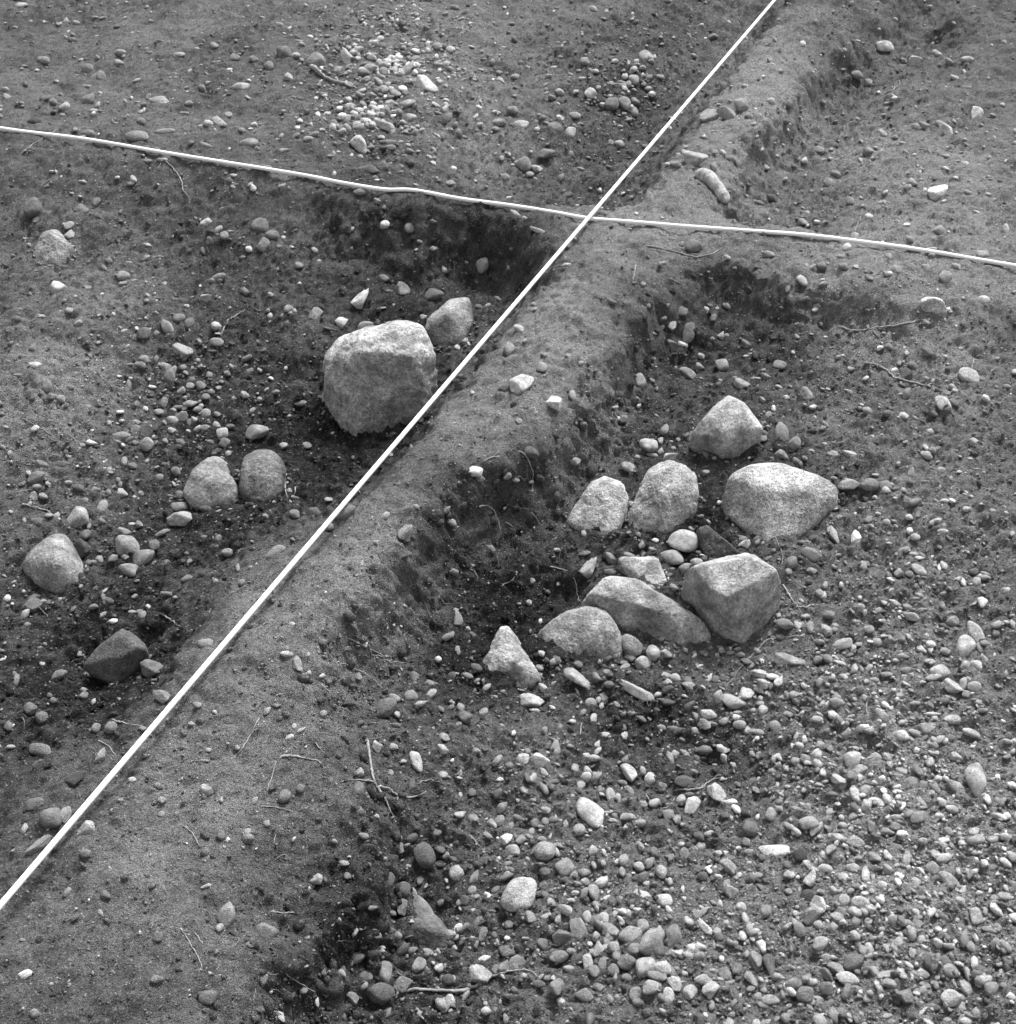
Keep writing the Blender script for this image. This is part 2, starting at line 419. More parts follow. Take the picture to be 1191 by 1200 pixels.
# earth tone: drier tops, damp humus, plus painted pit shade and lit baulk tops
DRY_SHADE = [(860,295,40,.14),(930,308,40,.14),(1010,322,45,.16),(1100,338,50,.16),(880,120,40,.15),(930,70,40,.15),(740,275,60,.15),(820,220,50,.15),(640,380,40,.15),(540,500,40,.15),(420,690,40,.1),(250,770,40,.15),(300,690,30,.15),(690,300,90,.25),(620,420,70,.2),(560,480,60,.2),(440,650,50,.22),(380,720,60,.15),(700,440,30,.2),(860,150,60,.3),(900,80,60,.25),(780,250,60,.25),(950,300,90,.15),(1080,320,80,.2),
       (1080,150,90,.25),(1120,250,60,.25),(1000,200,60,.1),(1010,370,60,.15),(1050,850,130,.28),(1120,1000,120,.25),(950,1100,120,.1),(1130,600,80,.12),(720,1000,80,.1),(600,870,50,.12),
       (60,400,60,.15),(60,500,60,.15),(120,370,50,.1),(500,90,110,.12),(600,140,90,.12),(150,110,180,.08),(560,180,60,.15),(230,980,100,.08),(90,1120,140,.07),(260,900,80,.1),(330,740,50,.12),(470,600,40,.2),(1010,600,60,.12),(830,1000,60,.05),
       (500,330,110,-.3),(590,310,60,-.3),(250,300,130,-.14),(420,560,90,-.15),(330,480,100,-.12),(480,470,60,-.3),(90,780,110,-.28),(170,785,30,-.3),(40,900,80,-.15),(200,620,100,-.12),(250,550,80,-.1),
       (620,735,45,-.45),(562,775,35,-.42),(840,905,70,-.32),(730,840,60,-.18),(700,220,70,-.3),(780,150,40,-.3),(820,90,30,-.25),(900,230,50,-.35),(930,180,40,-.3),(985,120,40,-.25),(860,340,60,-.25),(960,365,50,-.15),(780,380,40,-.2),(590,590,50,-.15),(520,640,50,-.15),(470,720,50,-.12),  # shade painted into hollows, along pit edges and on wall faces
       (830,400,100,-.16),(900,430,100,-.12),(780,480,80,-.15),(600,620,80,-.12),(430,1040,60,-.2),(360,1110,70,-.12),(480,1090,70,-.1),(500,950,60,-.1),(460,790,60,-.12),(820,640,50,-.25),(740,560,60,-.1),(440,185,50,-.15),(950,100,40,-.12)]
dry_shade = np.full(GX.shape, 0.47)
for (bx, by, br, ba) in DRY_SHADE:
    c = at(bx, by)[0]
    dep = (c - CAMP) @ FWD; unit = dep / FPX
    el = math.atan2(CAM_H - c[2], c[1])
    dry_shade += (1.55 if ba > 0 else .95) * ba * np.exp(-(((GX - c[0]) / (br * unit)) ** 2 + ((GY - c[1]) / (br * unit / math.sin(el))) ** 2) * .5)
dry_shade += 0.09 * fbm(GX, GY, 3.5, 4, 21) + 0.07 * fbm(GX, GY, 14, 3, 22)
point_attr(me, 'dry_shade', dry_shade.reshape(-1))
ground = link('ground', me)
tag(ground, 'excavated earth with crossing baulks and four shallow stony pits', 'ground', kind='structure')

# ------------------------------------------------------------------ stone shapes
def icosphere(sub):
    bm = bmesh.new(); bmesh.ops.create_icosphere(bm, subdivisions=sub, radius=1)
    V = np.array([v.co[:] for v in bm.verts]); F = np.array([[v.index for v in f.verts] for f in bm.faces])
    bm.free(); return V / np.linalg.norm(V, axis=1)[:, None], F
ICO = {k: icosphere(k) for k in (1, 2, 3, 4, 5, 6)}
def noise3(V, f, seed):
    return (fbm(V[:, 0] + .37 * V[:, 2], V[:, 1] - .61 * V[:, 2], f, 3, seed) + fbm(V[:, 2] + 5 + .43 * V[:, 0], V[:, 0] * .6 - V[:, 1] + 9, f, 3, seed + 7)) * .5
def soft_hull(V, N, D, p):
    q = np.maximum(V @ (N / D[:, None]).T, 0)
    return (q ** p).sum(1) ** (-1.0 / p)
def stone_shape(sub, seed, angular):
    r = np.random.RandomState(seed)
    V, F = ICO[sub]
    n = r.randint(9, 15)
    N = r.normal(size=(n, 3)); N /= np.linalg.norm(N, axis=1)[:, None]
    if angular:
        tet = np.array([(1, 1, 1), (1, -1, -1), (-1, 1, -1), (-1, -1, 1), (-.3, -.2, -1), (.2, .3, 1)]) + r.normal(0, .35, (6, 3)); tet /= np.linalg.norm(tet, axis=1)[:, None]
        N = np.vstack([N[:r.randint(4, 8)], tet])
    else:
        N = r.normal(size=(14, 3)); N /= np.linalg.norm(N, axis=1)[:, None]
        N = np.vstack([N, -N[:7] + r.normal(0, .2, (7, 3))]); N /= np.linalg.norm(N, axis=1)[:, None]
    D = r.uniform(.66 if angular else .76, 1.0, len(N))
    if angular: D[-6:] = r.uniform(.85, 1.05, 6)
    rad = soft_hull(V, N, D, r.uniform(11, 20) if angular else r.uniform(4.5, 8))
    P = V * rad[:, None] * (1 + (.05 if angular else .03) * noise3(V, 2.2, seed))[:, None]
    if sub >= 4: P = P * (1 + .02 * noise3(V, 6.5, seed + 3))[:, None]
    lo, hi = P.min(0), P.max(0)
    return (P - (lo + hi) / 2) / ((hi - lo) / 2), F
ROUND_ME, ANG_ME = [], []
for k in range(9):
    ROUND_ME.append(mesh_from('rounded_stone', *stone_shape(4, 100 + k, False), M_STONE))
    ANG_ME.append(mesh_from('angular_stone', *stone_shape(4, 200 + k, True), M_STONE))

# ------------------------------------------------------------------ boulders: corners (photo point, relative height)
BOULDERS = []
def boulder(name, label, cat, pts, back=.6, tone=.3, p=16, rough=.03, sub=6, cuts=6, lie=.6, mat=None, group='boulders in the pits'):
    pts = np.array(pts, float)
    yb = pts[:, 1].max(); ib = pts[:, 1].argmax()
    P0 = at(pts[ib, 0], yb)[0]
    dep = (P0 - CAMP) @ FWD; unit = dep / FPX
    Hm = (yb - pts[:, 1].min()) * unit
    z = P0[2] - .01 + pts[:, 2] * Hm * lie
    W = on_plane(pts[:, 0], pts[:, 1], z)
    extra = []
    c0 = W.mean(0)
    for w, q in zip(W, pts):
        if q[2] > .3:
            b = w + np.array([0, back * Hm * (.4 + .6 * q[2]), 0]); b[0] = c0[0] + (b[0] - c0[0]) * .85
            extra.append((b[0], b[1], w[2] - .25 * Hm)); extra.append((b[0], b[1], P0[2] - .04))
        extra.append((w[0], w[1] + .02, P0[2] - .05))
    A = np.vstack([W, np.array(extra)])
    bm = bmesh.new()
    vs = [bm.verts.new(a) for a in A]
    bmesh.ops.convex_hull(bm, input=vs)
    c = (A.min(0) + A.max(0)) / 2
    N, D = [], []
    cv = Vector(c)
    for f in bm.faces:
        f.normal_update(); n = f.normal.copy()
        d = n.dot(f.verts[0].co - cv)
        if d < 0: n, d = -n, -d
        if f.calc_area() < 1e-7: continue
        if any(np.dot(n, m) > .985 and abs(d - e) < .006 for m, e in zip(N, D)): continue
        N.append(np.array(n[:])); D.append(max(d, .004))
    bm.free()
    sd = int(abs(pts[0, 0]) * 7 + pts[0, 1]) % 997
    rr = np.random.RandomState(sd)
    for k in range(cuts):                     # broken facets
        n = rr.normal(size=3); n[2] = abs(n[2]) * .8; n /= np.linalg.norm(n)
        N.append(n); D.append(((A - c) @ n).max() * rr.uniform(.88, .98))
    N, D = np.array(N), np.array(D)
    V, F = ICO[sub]
    size = (A.max(0) - A.min(0)).mean() / 2
    rad = soft_hull(V, N, D, p * 2.0) * 1.03
    P = V * rad[:, None]
    Q = P / size
    disp = 1.3 * rough * noise3(Q, 1.4, sd) - rough * .7 * np.abs(noise3(Q, 3.2, sd + 1)) + rough * .4 * noise3(Q, 9, sd + 4) + rough * .3 * noise3(Q, 24, sd + 2)
    P = P + V * (disp * size)[:, None]
    me = mesh_from(name, P, F, mat or M_BOULDER)
    o = link(name, me)
    o.location = c
    tone *= .82
    o.color = (tone, tone, tone, 1)
    tag(o, label, cat, group)
    BOULDERS.append((pts[:, 0].min(), pts[:, 0].max(), pts[:, 1].min(), pts[:, 1].max()))
    return o
boulder('boulder', 'large pale blocky boulder, the biggest in the left pit, touching the cord', 'boulder',
    [(372,440,.55),(378,420,.72),(394,398,.85),(420,389,.92),(472,382,.95),(490,388,.95),(503,408,.85),(511,445,.5),(498,482,.2),(455,506,.02),(414,514,0),(404,505,.02),(402,460,.45),(398,425,.8),(425,412,.92),(488,418,.86)], .5, .36, 26, .055, cuts=6, lie=.8)
boulder('boulder', 'earth-stained boulder half buried behind the biggest boulder, close to the diagonal cord', 'boulder',
    [(494,388,.5),(499,375,.6),(525,354,.85),(549,351,.85),(555,372,.6),(543,398,.2),(512,409,0),(525,367,.9)], .6, .2, 12, .04, 5)
boulder('boulder', 'smooth rounded grey boulder at the left edge of the photo', 'boulder',
    [(18,658,.45),(40,634,.78),(57,627,.85),(68,630,.85),(80,647,.78),(100,668,.45),(100,682,.3),(85,701,.05),(70,704,0),(53,698,.05),(28,676,.25),(60,652,1.0)], .5, .26, 3.5, .02, cuts=0)
boulder('boulder', 'dark angular rock with a pointed ridge, sunk in dark soil below the smooth rounded boulder', 'boulder',
    [(98,780,.25),(111,762,.5),(136,743,.85),(164,755,.82),(171,763,.5),(152,790,.1),(137,802,0),(101,786,.1),(142,772,.6)], .45, .10, 44, .03, 5, cuts=3, lie=.8)
boulder('boulder', 'speckled rounded boulder on the left pit floor, left one of a touching pair', 'boulder',
    [(210,572,.3),(219,555,.55),(236,539,.8),(256,540,.8),(273,555,.6),(280,568,.4),(276,586,.15),(255,597,0),(235,596,0),(217,587,.1),(245,560,.85)], .6, .25, 5, .05, 5, cuts=0, lie=.5)
boulder('boulder', 'soil-covered speckled boulder on the left pit floor, right one of a touching pair', 'boulder',
    [(282,550,.6),(285,536,.75),(300,530,.85),(319,533,.8),(333,548,.55),(332,570,.25),(316,590,0),(295,591,0),(280,573,.3),(305,550,.85)], .6, .13, 5, .06, 5, cuts=0, lie=.5)
boulder('boulder', 'pale speckled boulder lying against the baulk face, leftmost of the right pit cluster', 'boulder',
    [(664,610,.1),(676,602,.2),(692,587,.5),(695,567,.8),(712,563,.85),(732,570,.8),(738,588,.55),(731,613,.2),(712,628,0),(684,624,0),(715,588,.65)], .5, .33, 14, .05, 5)
boulder('boulder', 'tall pale slab leaning right beside the leftmost speckled boulder of the right pit', 'boulder',
    [(731,620,.15),(739,598,.4),(748,578,.65),(766,551,.9),(790,542,.95),(813,552,.9),(821,572,.7),(818,596,.4),(804,614,.15),(772,634,0),(750,631,0),(780,580,.8)], .45, .33, 15, .05)
boulder('boulder', 'small pale flat-topped boulder with a pointed left end above the long humped boulder', 'boulder',
    [(724,656,.7),(771,656,.8),(781,678,.5),(771,690,.2),(749,685,0),(735,669,.3)], .5, .36, 20, .04, 5)
boulder('boulder', 'long humped boulder slanting down to the right in the middle of the stone cluster', 'boulder',
    [(684,693,.75),(705,678,.9),(725,680,.9),(737,687,.92),(757,686,.92),(801,710,.7),(824,726,.5),(834,744,.25),(808,760,.05),(770,755,0),(745,748,0),(727,725,.1),(770,714,.82)], .35, .3, 18, .045)
boulder('boulder', 'half-dome boulder with a narrow flat right side, in front of the long humped boulder', 'boulder',
    [(630,741,.4),(654,723,.75),(692,715,.95),(713,719,.97),(727,739,.7),(731,760,.35),(726,780,0),(702,784,0),(668,776,.05),(638,761,.15),(714,734,.85),(700,740,.85)], .4, .3, 20, .035)
boulder('boulder', 'pale pointed triangular boulder beside the dark hollow, lowest left of the cluster', 'boulder',
    [(555,797,.1),(568,772,.5),(583,747,.9),(594,741,.95),(606,754,.85),(622,772,.55),(634,792,.25),(636,803,.08),(608,812,0),(575,809,0),(590,770,.75),(608,776,.7)], .5, .34, 14, .07, 5)
boulder('boulder', 'faceted cube-like boulder standing highest at the back of the right pit', 'boulder',
    [(811,507,.35),(829,487,.7),(859,467,.9),(874,474,.92),(894,499,.6),(890,510,.4),(862,537,0),(844,534,0),(823,518,.15),(850,512,.6),(884,488,.78)], .45, .38, 40, .025, cuts=3, lie=.85)
boulder('boulder', 'widest boulder of the right pit, smooth domed with a bright sloping top', 'boulder',
    [(848,578,.4),(856,557,.75),(881,547,.9),(918,546,.95),(958,557,.85),(982,571,.65),(982,586,.5),(960,597,.3),(946,620,.1),(928,638,0),(904,641,0),(870,617,.1),(850,598,.2),(898,573,.88),(950,579,.72)], .4, .38, 16, .022, cuts=3)
boulder('boulder', 'sharp-edged block with a flat top and dark left face, right of the long humped boulder', 'boulder',
    [(804,671,.6),(815,665,.75),(884,653,.95),(910,668,.88),(916,695,.5),(911,723,.2),(871,759,0),(856,755,0),(849,729,.15),(803,689,.3),(852,700,.72),(906,674,.84),(830,690,.68)], .35, .36, 60, .022, cuts=2, lie=.95)
boulder('boulder', 'dark flat earth-covered stone tucked between the widest boulder and the sharp-edged block', 'boulder',
    [(816,621,.6),(830,617,.8),(873,652,.6),(837,658,0),(846,630,.9),(820,640,.2)], .4, .07, 16, .05, 5)
boulder('boulder', 'rounded pale cobble jutting from the baulk edge above a long root', 'boulder',
    [(1078,360,.3),(1081,353,.7),(1093,349,.9),(1105,351,.9),(1111,362,.6),(1109,377,.1),(1085,373,0),(1077,366,.1)], .6, .52, 12, .03, 5, lie=1.1)
boulder('boulder', 'lumpy speckled boulder half buried in the upper left pit slope', 'boulder',
    [(38,290,.3),(45,275,.75),(55,271,.9),(66,277,.85),(86,292,.4),(82,307,0),(55,312,0),(39,303,.1)], .7, .24, 11, .06, 5)
boulder('boulder', 'dark soil-crusted broken rock in the hollow beneath the baulk at the bottom', 'boulder',
    [(463,1080,.5),(480,1073,.7),(511,1082,.7),(530,1098,.4),(521,1109,.1),(497,1116,0),(474,1101,.2),(500,1090,.75)], .6, .085, 22, .07, 5)

# ------------------------------------------------------------------ stones read off the photograph
# (x, y, long, short, angle, tone) in 3x enlarged tiles; tile = photo offset; 'A' after the tone marks an angular stone
KZ = 400.0 / 1191.0
T = {}
T[(20, 40)] = """95,88,45,28,0,50A 248,118,38,34,0,45 268,150,36,22,80,45 295,148,40,28,120,45 357,98,36,24,10,55 568,70,40,18,0,60 690,40,30,24,0,50 760,80,34,22,0,55
828,84,34,26,-20,50 880,110,32,32,0,45A 935,62,52,42,0,35 1045,88,62,60,0,45 1150,82,60,44,-35,60A 1120,120,34,30,90,60A 950,148,36,24,-20,65 782,180,56,26,-5,65 250,182,66,18,-5,45
250,228,46,42,90,40 168,250,36,34,90,60A 130,235,26,24,0,40 100,222,36,22,20,40 500,232,68,32,-5,65 460,220,26,18,90,50 600,240,26,18,20,55 585,274,32,10,0,60 435,302,30,28,0,45
712,304,56,36,-10,70A 738,280,28,22,0,65A 680,300,30,24,0,40 786,334,30,20,-20,50 515,338,66,18,8,60 420,352,80,40,0,40 252,345,46,26,0,45 65,305,50,28,0,18 810,376,60,26,0,55
660,388,42,22,0,50 1180,380,56,44,90,70A 932,404,36,18,30,55 1070,208,30,12,0,55 408,504,26,26,0,70 227,610,44,38,20,45 278,585,36,24,80,40A 60,600,60,60,0,33 182,666,32,26,60,60A
188,696,44,34,-10,55A 150,880,64,62,90,65A 662,652,40,34,60,70A 704,680,34,26,70,60 852,664,56,48,-30,35 892,698,46,32,-10,35 862,732,48,34,70,45 810,748,24,24,0,85A 985,806,32,24,0,50
960,742,18,10,0,70 372,842,38,34,40,55A 450,780,26,18,60,60 322,790,24,22,0,45 305,815,22,22,0,45 660,918,44,34,20,60A 680,858,20,14,0,50 593,948,20,16,0,65 566,990,36,36,60,45
525,1016,52,34,110,60 603,1006,40,32,90,40 446,1040,42,40,0,40 486,1045,30,26,90,45 582,1096,60,58,20,55A 698,1072,44,28,-15,55A 638,1072,20,20,0,50 216,1004,32,26,60,50 886,906,20,18,0,60
948,956,30,26,45,60 966,966,24,20,90,60 1042,976,50,46,0,58A 446,1132,38,32,0,50 486,1132,30,22,90,50 516,1155,44,30,0,50 440,1156,34,18,0,55 544,1172,36,28,90,50 56,1090,28,22,90,50"""
T[(400, 40)] = """98,116,56,28,10,55 230,118,56,34,70,55A 148,130,34,32,90,50 190,122,28,28,0,50 258,84,30,20,30,60 270,130,40,22,0,50 300,170,76,52,-15,75A 148,190,34,28,0,60A 188,205,44,26,-15,60
222,205,24,24,0,45 232,240,50,26,20,60 120,262,44,30,0,65A 240,290,44,34,0,55 200,270,30,22,0,50 150,318,70,34,-5,60A 178,338,30,24,90,60A 60,378,60,56,90,70A 165,374,64,14,0,50 172,394,36,18,0,55
94,318,24,24,0,60 85,158,28,22,0,50 110,210,30,18,0,50 160,100,26,18,30,50 215,95,24,20,0,45 310,128,26,18,0,50 335,40,34,26,0,55 370,292,36,34,90,45 20,290,40,34,90,60A 40,260,28,24,0,50
145,460,38,36,-45,40 95,470,70,30,0,35 208,460,24,20,0,50 240,405,34,18,0,45 550,132,30,16,0,60 556,160,32,22,-20,65 608,147,30,16,10,60 598,262,36,28,0,50 625,312,54,28,-5,75 540,328,24,20,0,60
764,290,26,24,0,75 815,282,36,22,-15,60 745,325,46,40,-40,40 798,340,40,38,0,65 870,202,40,38,0,75 850,92,34,34,-50,55 1062,78,52,48,-20,60 1020,156,36,36,-20,60A 982,178,34,26,15,60
945,172,30,14,0,70 990,238,50,34,120,50 945,240,44,42,-30,40 1022,270,34,28,120,55 1025,232,36,26,0,50 970,382,34,24,0,60 940,378,20,20,0,50 636,450,62,50,-5,50 684,466,36,28,0,65 658,488,30,20,0,55
566,498,42,24,0,55 718,414,54,36,0,38 560,432,20,16,90,60 765,500,26,22,90,45 680,304,18,12,0,60 888,128,22,16,0,70 66,548,40,26,20,50 128,580,26,18,0,50 608,628,38,30,0,55 640,640,20,16,0,60
690,685,64,16,-25,60 238,674,36,34,90,45 495,800,46,44,30,45 322,746,26,20,0,60 275,722,20,14,0,50 150,850,36,28,0,40 215,885,56,50,-20,42A 325,905,60,44,-10,33 65,922,60,58,90,72A 85,1015,50,32,0,50
480,950,26,20,0,40 620,1025,38,28,-20,70A 585,1095,50,36,60,48 700,1160,38,34,0,62A 672,940,20,16,0,60 945,932,36,16,-10,40 1155,1010,36,26,90,65 1158,1080,46,44,0,40A 1120,1020,22,16,90,60"""
T[(770, 40)] = """793,40,58,36,-10,75 900,92,44,42,0,65A 862,90,24,22,0,50 975,66,34,24,0,70 1080,86,46,18,5,65 1020,95,28,24,0,50 1040,152,36,18,-30,70 740,168,36,28,0,55 695,140,40,32,0,50 1112,270,44,42,20,85A
1002,332,52,42,-20,75A 985,308,34,16,0,60 934,316,38,22,0,55 900,320,28,22,0,60 785,346,34,32,0,65 858,380,28,20,0,55 742,406,48,26,0,55 868,410,24,16,-30,60 980,548,74,46,35,85A 890,514,34,26,-10,65
600,516,40,28,-20,65 565,402,32,22,0,60 514,438,28,20,80,75 378,464,28,26,0,60 258,434,34,24,0,50 128,424,72,56,25,58A 198,462,28,24,120,50 198,410,26,16,0,55 292,244,46,46,0,50 240,280,64,50,0,45A
180,280,70,66,90,52A 738,634,26,20,0,80 672,580,28,26,0,55 510,656,34,24,-20,60 690,700,28,18,0,80 405,570,38,34,0,25A 350,585,44,16,-10,50 1116,622,32,18,0,65 985,684,44,36,0,55 65,452,38,26,0,50
310,180,26,18,0,60 320,285,26,22,0,50 1010,425,24,18,0,60 925,470,22,18,0,50 126,734,56,46,0,40 85,732,18,16,90,60 246,778,24,18,0,70 390,766,44,24,0,50 1005,842,44,44,0,50 1046,808,36,24,-10,60
938,812,34,24,110,60 808,776,28,24,90,60A 832,818,44,34,0,50 740,848,32,18,-20,55 884,712,34,26,0,50 640,775,26,16,0,60 650,808,34,26,0,50 455,888,24,18,90,50 85,965,44,32,0,45 52,1012,44,28,80,65
50,1082,50,48,0,40A 110,1040,80,40,75,33 195,985,34,26,90,40 242,945,26,24,0,50 155,1120,24,24,0,60 222,1050,26,24,90,60 310,1078,32,30,0,40 426,1152,46,30,0,55 226,1152,44,42,0,55 95,1174,46,26,0,50
945,1108,38,34,0,40 810,1088,28,28,0,50 35,945,20,18,90,45 488,1054,18,18,0,60"""
T[(20, 420)] = """605,155,48,28,10,60 644,95,34,34,0,40 605,94,28,22,10,60 575,110,30,28,90,50 660,132,30,24,-20,45 515,152,40,26,90,45 496,184,36,22,0,60 544,212,36,28,-20,70 577,200,44,42,90,55A 625,214,34,20,-10,65
630,176,30,20,20,55 655,240,38,20,0,45 698,232,32,26,-10,60 718,258,40,38,0,65 728,292,40,34,-10,45 700,192,22,20,0,50 660,188,32,30,0,60 365,268,56,28,20,50 388,280,38,34,60,45 455,294,48,46,90,55
414,292,28,22,0,45 418,242,28,24,0,45 418,220,26,20,0,55 352,290,32,14,0,50 541,248,26,22,0,70 572,290,30,28,0,40 522,320,26,22,0,28 675,290,24,18,0,40 738,330,22,22,0,60 795,124,28,24,-30,60
822,180,24,18,60,55 840,250,76,54,0,50 992,155,40,22,20,50 930,302,28,24,20,60 1012,302,34,26,-20,45 432,20,40,26,0,45 535,55,52,40,90,40 515,28,40,26,20,50 580,30,26,22,0,50 672,56,22,20,0,50
735,50,24,22,0,45 445,8,28,20,0,50 108,92,48,34,90,45 122,132,32,24,0,50 156,137,32,30,0,55 188,98,28,20,0,50 204,52,26,20,90,50 90,368,48,30,0,45 70,410,56,40,0,40 156,366,40,20,0,40 58,480,38,28,120,45
212,545,80,76,0,55A 370,467,44,32,0,70 300,514,52,32,80,55 362,438,20,14,90,55 236,494,26,20,0,50 75,570,54,32,0,33 136,548,34,24,80,60 215,448,42,26,0,33 410,482,16,12,0,70 320,466,20,20,0,50
376,356,30,20,90,65A 404,372,32,24,0,45 556,390,34,34,0,40A 498,412,26,24,0,50 428,576,28,24,0,55 243,612,34,28,90,40 388,646,84,66,-10,52 445,688,72,60,20,42 480,648,38,36,90,40 336,692,34,32,90,50
378,690,28,24,0,50 398,732,78,42,-25,55 290,698,36,28,-20,55 375,600,44,26,-15,50 505,608,56,20,35,50 575,560,78,58,30,58A 568,514,56,32,0,45 225,655,70,60,0,20A 660,522,44,26,0,28 736,674,40,28,0,55
706,626,28,26,90,40 905,672,70,38,40,48 595,766,36,28,40,45A 530,818,54,16,0,45 693,775,20,20,0,55 785,780,24,22,90,50 870,548,26,20,0,45 1040,535,44,36,0,33 1092,585,30,30,0,45 1145,530,70,50,0,38
970,540,36,36,0,45 430,885,30,22,0,45 338,915,30,20,20,90A 30,890,36,28,90,65 60,850,70,60,0,33A 480,1068,80,66,20,36A 150,1100,50,34,0,38 660,990,60,36,0,45 980,1065,56,34,120,62A 1015,1096,28,24,90,60
960,925,20,14,0,70 505,1178,60,44,0,45A"""
T[(400, 420)] = """628,82,86,74,0,80A 575,90,46,44,90,38A 740,146,60,56,90,72A 700,28,38,32,0,55 770,74,20,16,0,60 457,118,16,16,0,70 468,390,50,34,0,80 485,415,36,24,0,50 580,404,36,28,90,45 1042,70,52,36,100,55
985,205,36,30,90,45 935,208,26,20,0,50 1072,298,62,44,-10,70 1084,335,40,18,0,60 1115,322,28,22,90,60 1148,340,44,36,25,70A 1114,286,26,18,90,60 1132,245,36,20,90,60 815,352,40,34,0,55A 1000,374,46,36,-30,58
262,515,22,18,0,55 222,600,60,50,90,48A 385,570,34,28,0,50 120,640,18,18,0,60 660,320,60,36,-30,28 860,726,62,58,90,60A 940,692,36,36,0,50 1005,685,42,26,-10,50 1048,648,30,22,90,50 1084,664,32,14,0,60
935,742,36,20,0,45 1152,686,76,54,0,58 1160,796,34,24,0,55 655,850,20,20,0,65 403,905,48,36,120,55A 440,940,22,18,0,60 398,875,24,20,0,55 375,965,50,26,40,45 406,1018,32,18,100,60 310,1130,36,28,0,50
258,1110,40,36,-45,45A 700,1026,22,22,0,75 660,1034,26,18,0,60 750,1048,28,24,0,40 826,1066,30,24,0,45 706,1146,34,28,0,80 930,1094,34,26,0,55 1012,990,76,60,110,50 1088,1020,54,46,90,65 1052,1056,56,48,0,65
1008,1038,40,32,0,55 1140,1030,30,26,0,60 1134,1102,34,26,0,70 1165,1112,34,30,0,75A 890,1108,36,34,0,45 825,1110,104,50,-25,62A 1030,1160,124,44,-20,66A"""
T[(770, 420)] = """90,630,96,76,-10,70 138,706,40,26,0,65 100,726,46,30,20,50 180,570,18,18,0,60 300,628,30,20,0,50 537,678,66,40,-35,45 662,434,70,46,15,55A 612,416,34,14,0,50 742,436,62,40,5,38 793,442,42,38,0,45
730,488,24,14,0,65 435,258,76,46,80,52 478,290,46,44,0,50 438,334,50,28,-30,50 365,278,38,22,0,55 388,198,26,22,90,50 484,352,28,22,0,50 516,345,22,20,0,50 542,322,28,20,0,50 20,250,30,22,90,50
104,52,60,42,-5,48A 148,25,32,26,0,50 295,88,52,34,-15,58A 368,142,22,20,0,50 520,122,44,42,0,58A 380,60,34,22,0,45 1088,58,74,48,-45,65 868,50,44,42,0,28A 890,22,28,28,0,45 995,152,58,44,110,65
1034,152,36,30,0,45 1030,98,26,26,0,65 870,120,38,28,90,50 942,68,20,16,0,60 1010,120,26,18,0,55 965,190,28,24,0,40 732,180,32,32,0,55 708,172,16,16,0,50 860,198,34,32,0,75 803,190,34,24,0,40A
902,208,18,16,0,60 938,334,36,32,0,65 960,318,24,22,0,55 885,398,40,24,90,55 670,330,50,44,0,60A 1108,290,40,30,0,68 1005,495,34,18,0,70 990,388,32,22,0,65 695,620,54,34,60,85A 620,615,70,26,-60,58A
575,550,46,44,90,38A 900,620,30,26,0,65 800,568,24,20,0,70 836,588,20,20,0,60 735,716,36,18,-10,60 896,680,34,18,0,65 915,735,60,34,130,60 842,745,36,34,90,50 880,750,30,22,0,50 1108,742,36,24,0,40
1112,778,32,28,90,65 830,850,44,22,-30,70 875,865,34,28,0,50 540,738,36,28,0,55 458,742,24,24,0,55 468,708,38,36,90,45 566,815,26,26,0,60 600,890,40,34,20,50 592,942,48,36,90,55A 534,935,40,26,90,60
622,932,24,22,0,60 445,920,60,36,-15,45 460,1045,104,46,0,52A 430,970,34,20,0,50 650,992,64,36,15,60 885,900,46,38,20,55A 738,942,36,26,0,60 815,975,30,28,0,60 1030,912,44,36,0,50 1070,1000,92,62,50,70
1112,955,90,46,100,70 1116,1070,46,38,0,75 1075,1068,36,34,90,65 985,1088,62,48,10,65 1030,1136,60,48,0,65A 1105,1140,46,36,0,60 1068,1132,42,26,90,65 1080,1168,34,24,0,65 1005,1018,36,30,0,60 650,1108,30,22,0,75
870,1086,40,26,0,55 757,1120,34,16,0,60 800,1100,40,18,0,55 370,1126,46,42,0,70A 358,1094,60,44,0,65A 205,1118,30,24,0,45 65,1113,30,26,0,80A 33,1102,34,24,0,65 58,796,34,20,0,50 715,862,28,20,0,65"""
T[(20, 790)] = """630,105,30,22,0,55 692,130,16,16,0,75 873,126,26,24,90,65 905,106,34,16,0,50 968,180,20,16,90,70 663,397,46,44,90,58A 508,435,30,26,0,70 504,486,20,18,0,65 403,366,30,20,0,65 490,384,22,14,0,55
362,438,20,12,0,65 668,262,22,16,0,65 655,300,36,10,0,50 243,530,60,52,0,62A 172,485,60,40,100,48A 120,490,80,70,0,36 75,590,96,44,45,45A 27,536,40,28,90,65 238,622,34,28,0,45 85,258,80,40,-15,38 80,312,46,40,90,38A
295,280,56,32,60,50A 200,360,80,50,20,18A 60,450,70,44,15,33 278,184,34,30,90,50 50,115,50,44,0,33 88,145,44,40,0,33 330,180,40,40,0,38 440,186,28,20,0,55 770,255,18,18,0,65 805,548,24,22,90,65
735,832,76,56,60,50 708,882,30,26,90,60 660,738,34,14,30,70 1045,708,44,40,-30,60A 1143,658,36,20,0,60 310,765,40,30,0,38 668,1120,60,46,0,38 492,912,34,34,0,42 815,940,34,24,0,48 870,890,80,46,-25,40
1000,1100,30,24,0,50 990,395,30,28,90,40 830,440,26,20,90,60"""
